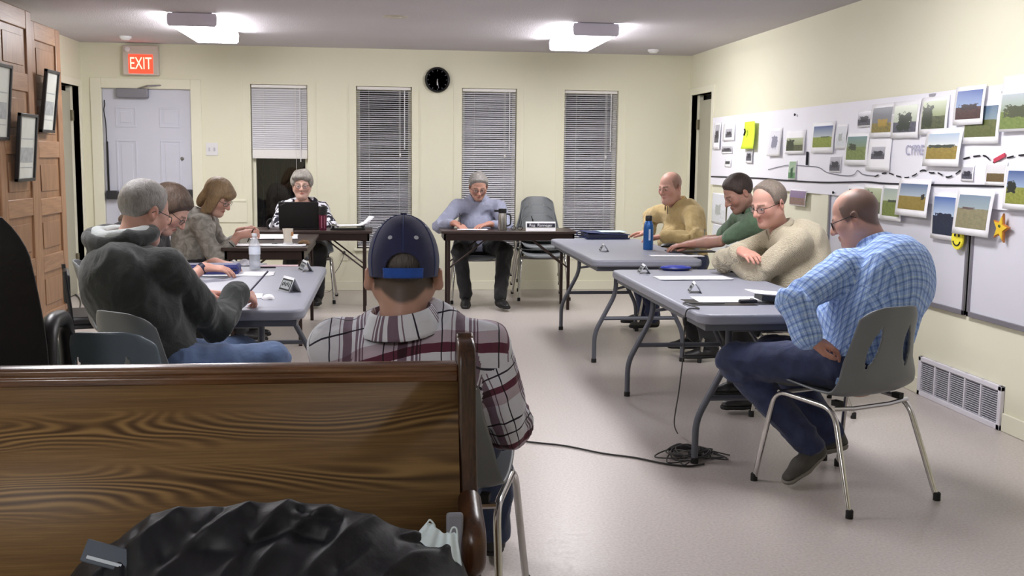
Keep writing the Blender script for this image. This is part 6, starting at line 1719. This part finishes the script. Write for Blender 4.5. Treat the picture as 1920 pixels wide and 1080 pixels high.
for q, a in ((1, 'R'),):
    p = J8['El'][q] + (J8['Wr'][q] - J8['El'][q]) * .60; d = nrm(J8['Wr'][q] - J8['El'][q])
    b = MB(); b.tube([tuple(p), tuple(p + d * .008)], .046, 16); b.build('dark_cuff', m_black, [c for c in flor.children if c.name.startswith('shirt')][0])

# -- woman in black behind the hooded man
m_blk = M_cloth('top_black', srgb(20, 20, 26), .15, 40, .3, 400)
dR = ony(382, 490, 5.75)
darkw, J9 = person('dark haired woman in black with glasses half hidden behind the hooded man', hp(318, 392, 5.85), (.74, -.02, -.68), (-1.36, 5.86, .555), 0,
    {'R': ((dR[0], dR[1], .775), (.95, .15, -.1), (0, .2, -1), .4), 'L': ((-.95, 6.12, .765), (.9, -.2, -.1), (0, 0, -1), .4)},
    [(-.97, 5.74, .50), (-.97, 6.0, .50)], [(-1.0, 5.74, .10), (-1.0, 5.98, .10)], [(1, 0, 0), (1, 0, 0)],
    dict(shirt=m_blk, pants=m_blackp, shoe=m_shoe_dark), skin=(.55, .35, .28), g=1.08, sw=.172, female=True, hunch=.8, sleeve=1.2, neckline=(.06, .0, (.06, .06, .07)),
    elbow={'R': (-.4, -.5, -1), 'L': (-.4, .6, -1)}, glasses=m_gdark,
    hair=dict(mat=M_hair('hair_brunette', srgb(44, 32, 26), srgb(88, 70, 56), 60), post=hair_sdf([(-.14, -.09), (-.05, -.09), (.0, -.05), (.03, -.01), (.05, .03), (.075, .06), (.12, .075)], .018), amp=.004, freq=60, extra=[E_((0, -.09, -.05), (.07, .045, .09), .03), C_((0, -.10, -.06), (.02, -.13, -.2), .045, .03, .03)]))
d = nrm(J9['Wr'][1] - J9['El'][1]); p = J9['Wr'][1] - d * .02
b = MB(); b.tube([tuple(p), tuple(p + d * .022)], .031, 18); b.build('wrist_band', M_plain('band_dark', srgb(26, 24, 50), .5), darkw)

# -- man in the dark hooded top
m_hood = M_cloth('fleece_charcoal', srgb(46, 50, 50), .1, 30, .35, 300, .95, .3, .3)
m_lin = M_cloth('hood_lining', srgb(176, 182, 182), .05, 30, .3, 300)
hR = onz(476, 556, .765)
eh = ony(398, 612, 4.42)
hood, J10 = person('grey haired man in a dark hooded top writing at the left grey table', hp(271, 398, 4.42), (.66, .72, -.36), (-.85, 4.20, .555), 48,
    {'R': (tuple(hR + np.array([-.055, -.055, .035])), (.55, .70, -.45), (-.6, .3, -.7), .8), 'L': ((-.82, 4.78, .765), (.7, .6, -.1), (0, 0, -1), .3)},
    [(-.455, 4.28, .55), (-.62, 4.62, .52)], [(-.48, 4.34, .10), (-.62, 4.66, .10)], [(1, .2, 0), (.8, .5, 0)],
    dict(shirt=m_hood, pants=m_denim_l, shoe=m_shoe_dark), skin=(.52, .31, .25), g=1.08, sw=.182, arm=1.14, hunch=1.2, belly=.4, fs=.008, wr=1.3, sleeve=1.88, hem=.03,
    elbow={'R': ('abs', ony(408, 612, 4.36)), 'L': (-.4, .6, -.8)}, glasses=m_gdark,
    hair=dict(mat=hair_gr, post=hair_sdf([(-.14, -.075), (-.06, -.07), (-.035, -.035), (-.015, .0), (.01, -.015), (.026, .0), (.04, .05), (.05, .09), (.12, .12)], .010), amp=.002), extra=dict(cuff=1))
# hood lying on his shoulders
hs_ = SDF(); ls_ = SDF(); nb = J10['nb']; fw, rt, tu = J10['fw'], J10['rt'], J10['tu']
ring = []
for k in range(-8, 9):
    a = k / 8 * 2.45
    ring.append(nb + tu * (.035 - .030 * math.cos(a)) - fw * (.112 * math.cos(a) + .012) + rt * .128 * math.sin(a) + np.array([0, 0, .020 - .03 * abs(k / 8) ** 2]))
for a, c in zip(ring, ring[1:]): hs_.cone(a, c, .033, .033, .02)
hs_.ell(nb - fw * .118 - tu * .105, (.15, .060, .11), np.stack([rt, fw, np.array([0, 0, 1.])]), k=.05)
hs_.ell(nb - fw * .045 + np.array([0, 0, .085]), (.098, .108, .088), np.stack([rt, fw, np.array([0, 0, 1.])]), k=.02, op='s')
V, Q = hs_.mesh(.0075, .03, lambda P, F: F - .008 * (fold(P, 30, 2) - .4), 1); ho = np_mesh('hood', V, Q, m_hood, hood)
for a, c in zip(ring[1:-1], ring[2:-1]): ls_.cone(a * .86 + (nb + np.array([0, 0, .06])) * .14, c * .86 + (nb + np.array([0, 0, .06])) * .14, .031, .031, .02)
ls_.cone(nb - np.array([0, 0, .02]), nb + np.array([0, 0, .08]), .052, .054, .004, 's')
V, Q = ls_.mesh(.007, .02, lambda P, F: F - .006 * (fold(P, 34, 6) - .4), 1); np_mesh('hood_lining', V, Q, m_lin, ho)
# pens in hands
def pen_in(J, q, dirv, label, mat=m_ink, L=.14, off=(0, 0, 0)):
    W = J['Wr'][q] + np.array(off); d = nrm(dirv)
    t = thing('pen', label, 'pen', tuple(W))
    b = MB(); b.tube([tuple(-d * L * .45), tuple(d * L * .55)], .0042, 8); b.build('barrel', mat, t)
    b = MB(); b.tube([tuple(-d * L * .45), tuple(-d * (L * .45 + .012))], [.0042, .001], 8); b.build('tip', m_chrome, t)
pen_in(J10, 1, (.55, .35, .62), 'pen held in the hooded man\'s writing hand', M_plain('pen_grey', srgb(70, 66, 90), .35), .15, (.06, .075, .012))
pen_in(J6, 1, (-.1, .35, .9), 'dark pen held in the writing hand of the man in pale grey', m_ink, .14, (.05, -.055, .02))
pen_in(J8, 1, (.3, -.3, .6), 'dark pen held in the raised hands of the woman in mottled grey', m_ink, .12, (.075, .03, -.01))
t = thing('black_wallet', 'black booklet held under the blue shirted man\'s right hand on the table', 'booklet', (1.80, 4.70, TZ))
b = MB(); b.box((0, 0, .022), (.20, .11, .03), Matrix.Rotation(math.radians(6), 4, 'Y')); b.build('cover', m_black, t, bevel=.004)
b = MB(); b.box((.0, 0.03, .040), (.26, .16, .003), Matrix.Rotation(math.radians(5), 4, 'Y')); b.build('open_page', m_sheet, t)
# ================================================================= WORLD, VIEW
w = bpy.data.worlds.new('world'); SC.world = w; w.use_nodes = True
w.node_tree.nodes['Background'].inputs[0].default_value = (.5, .55, .7, 1)
w.node_tree.nodes['Background'].inputs[1].default_value = .004
SC.view_settings.view_transform = 'Standard'; SC.view_settings.look = 'None'
SC.view_settings.gamma = 1; SC.view_settings.use_curve_mapping = False
SC.view_settings.exposure = 0.42
SC.render.film_transparent = False
try:
    SC.cycles.use_denoising = True
    SC.cycles.max_bounces = 10; SC.cycles.diffuse_bounces = 5
    SC.cycles.sample_clamp_indirect = 8
except Exception: pass
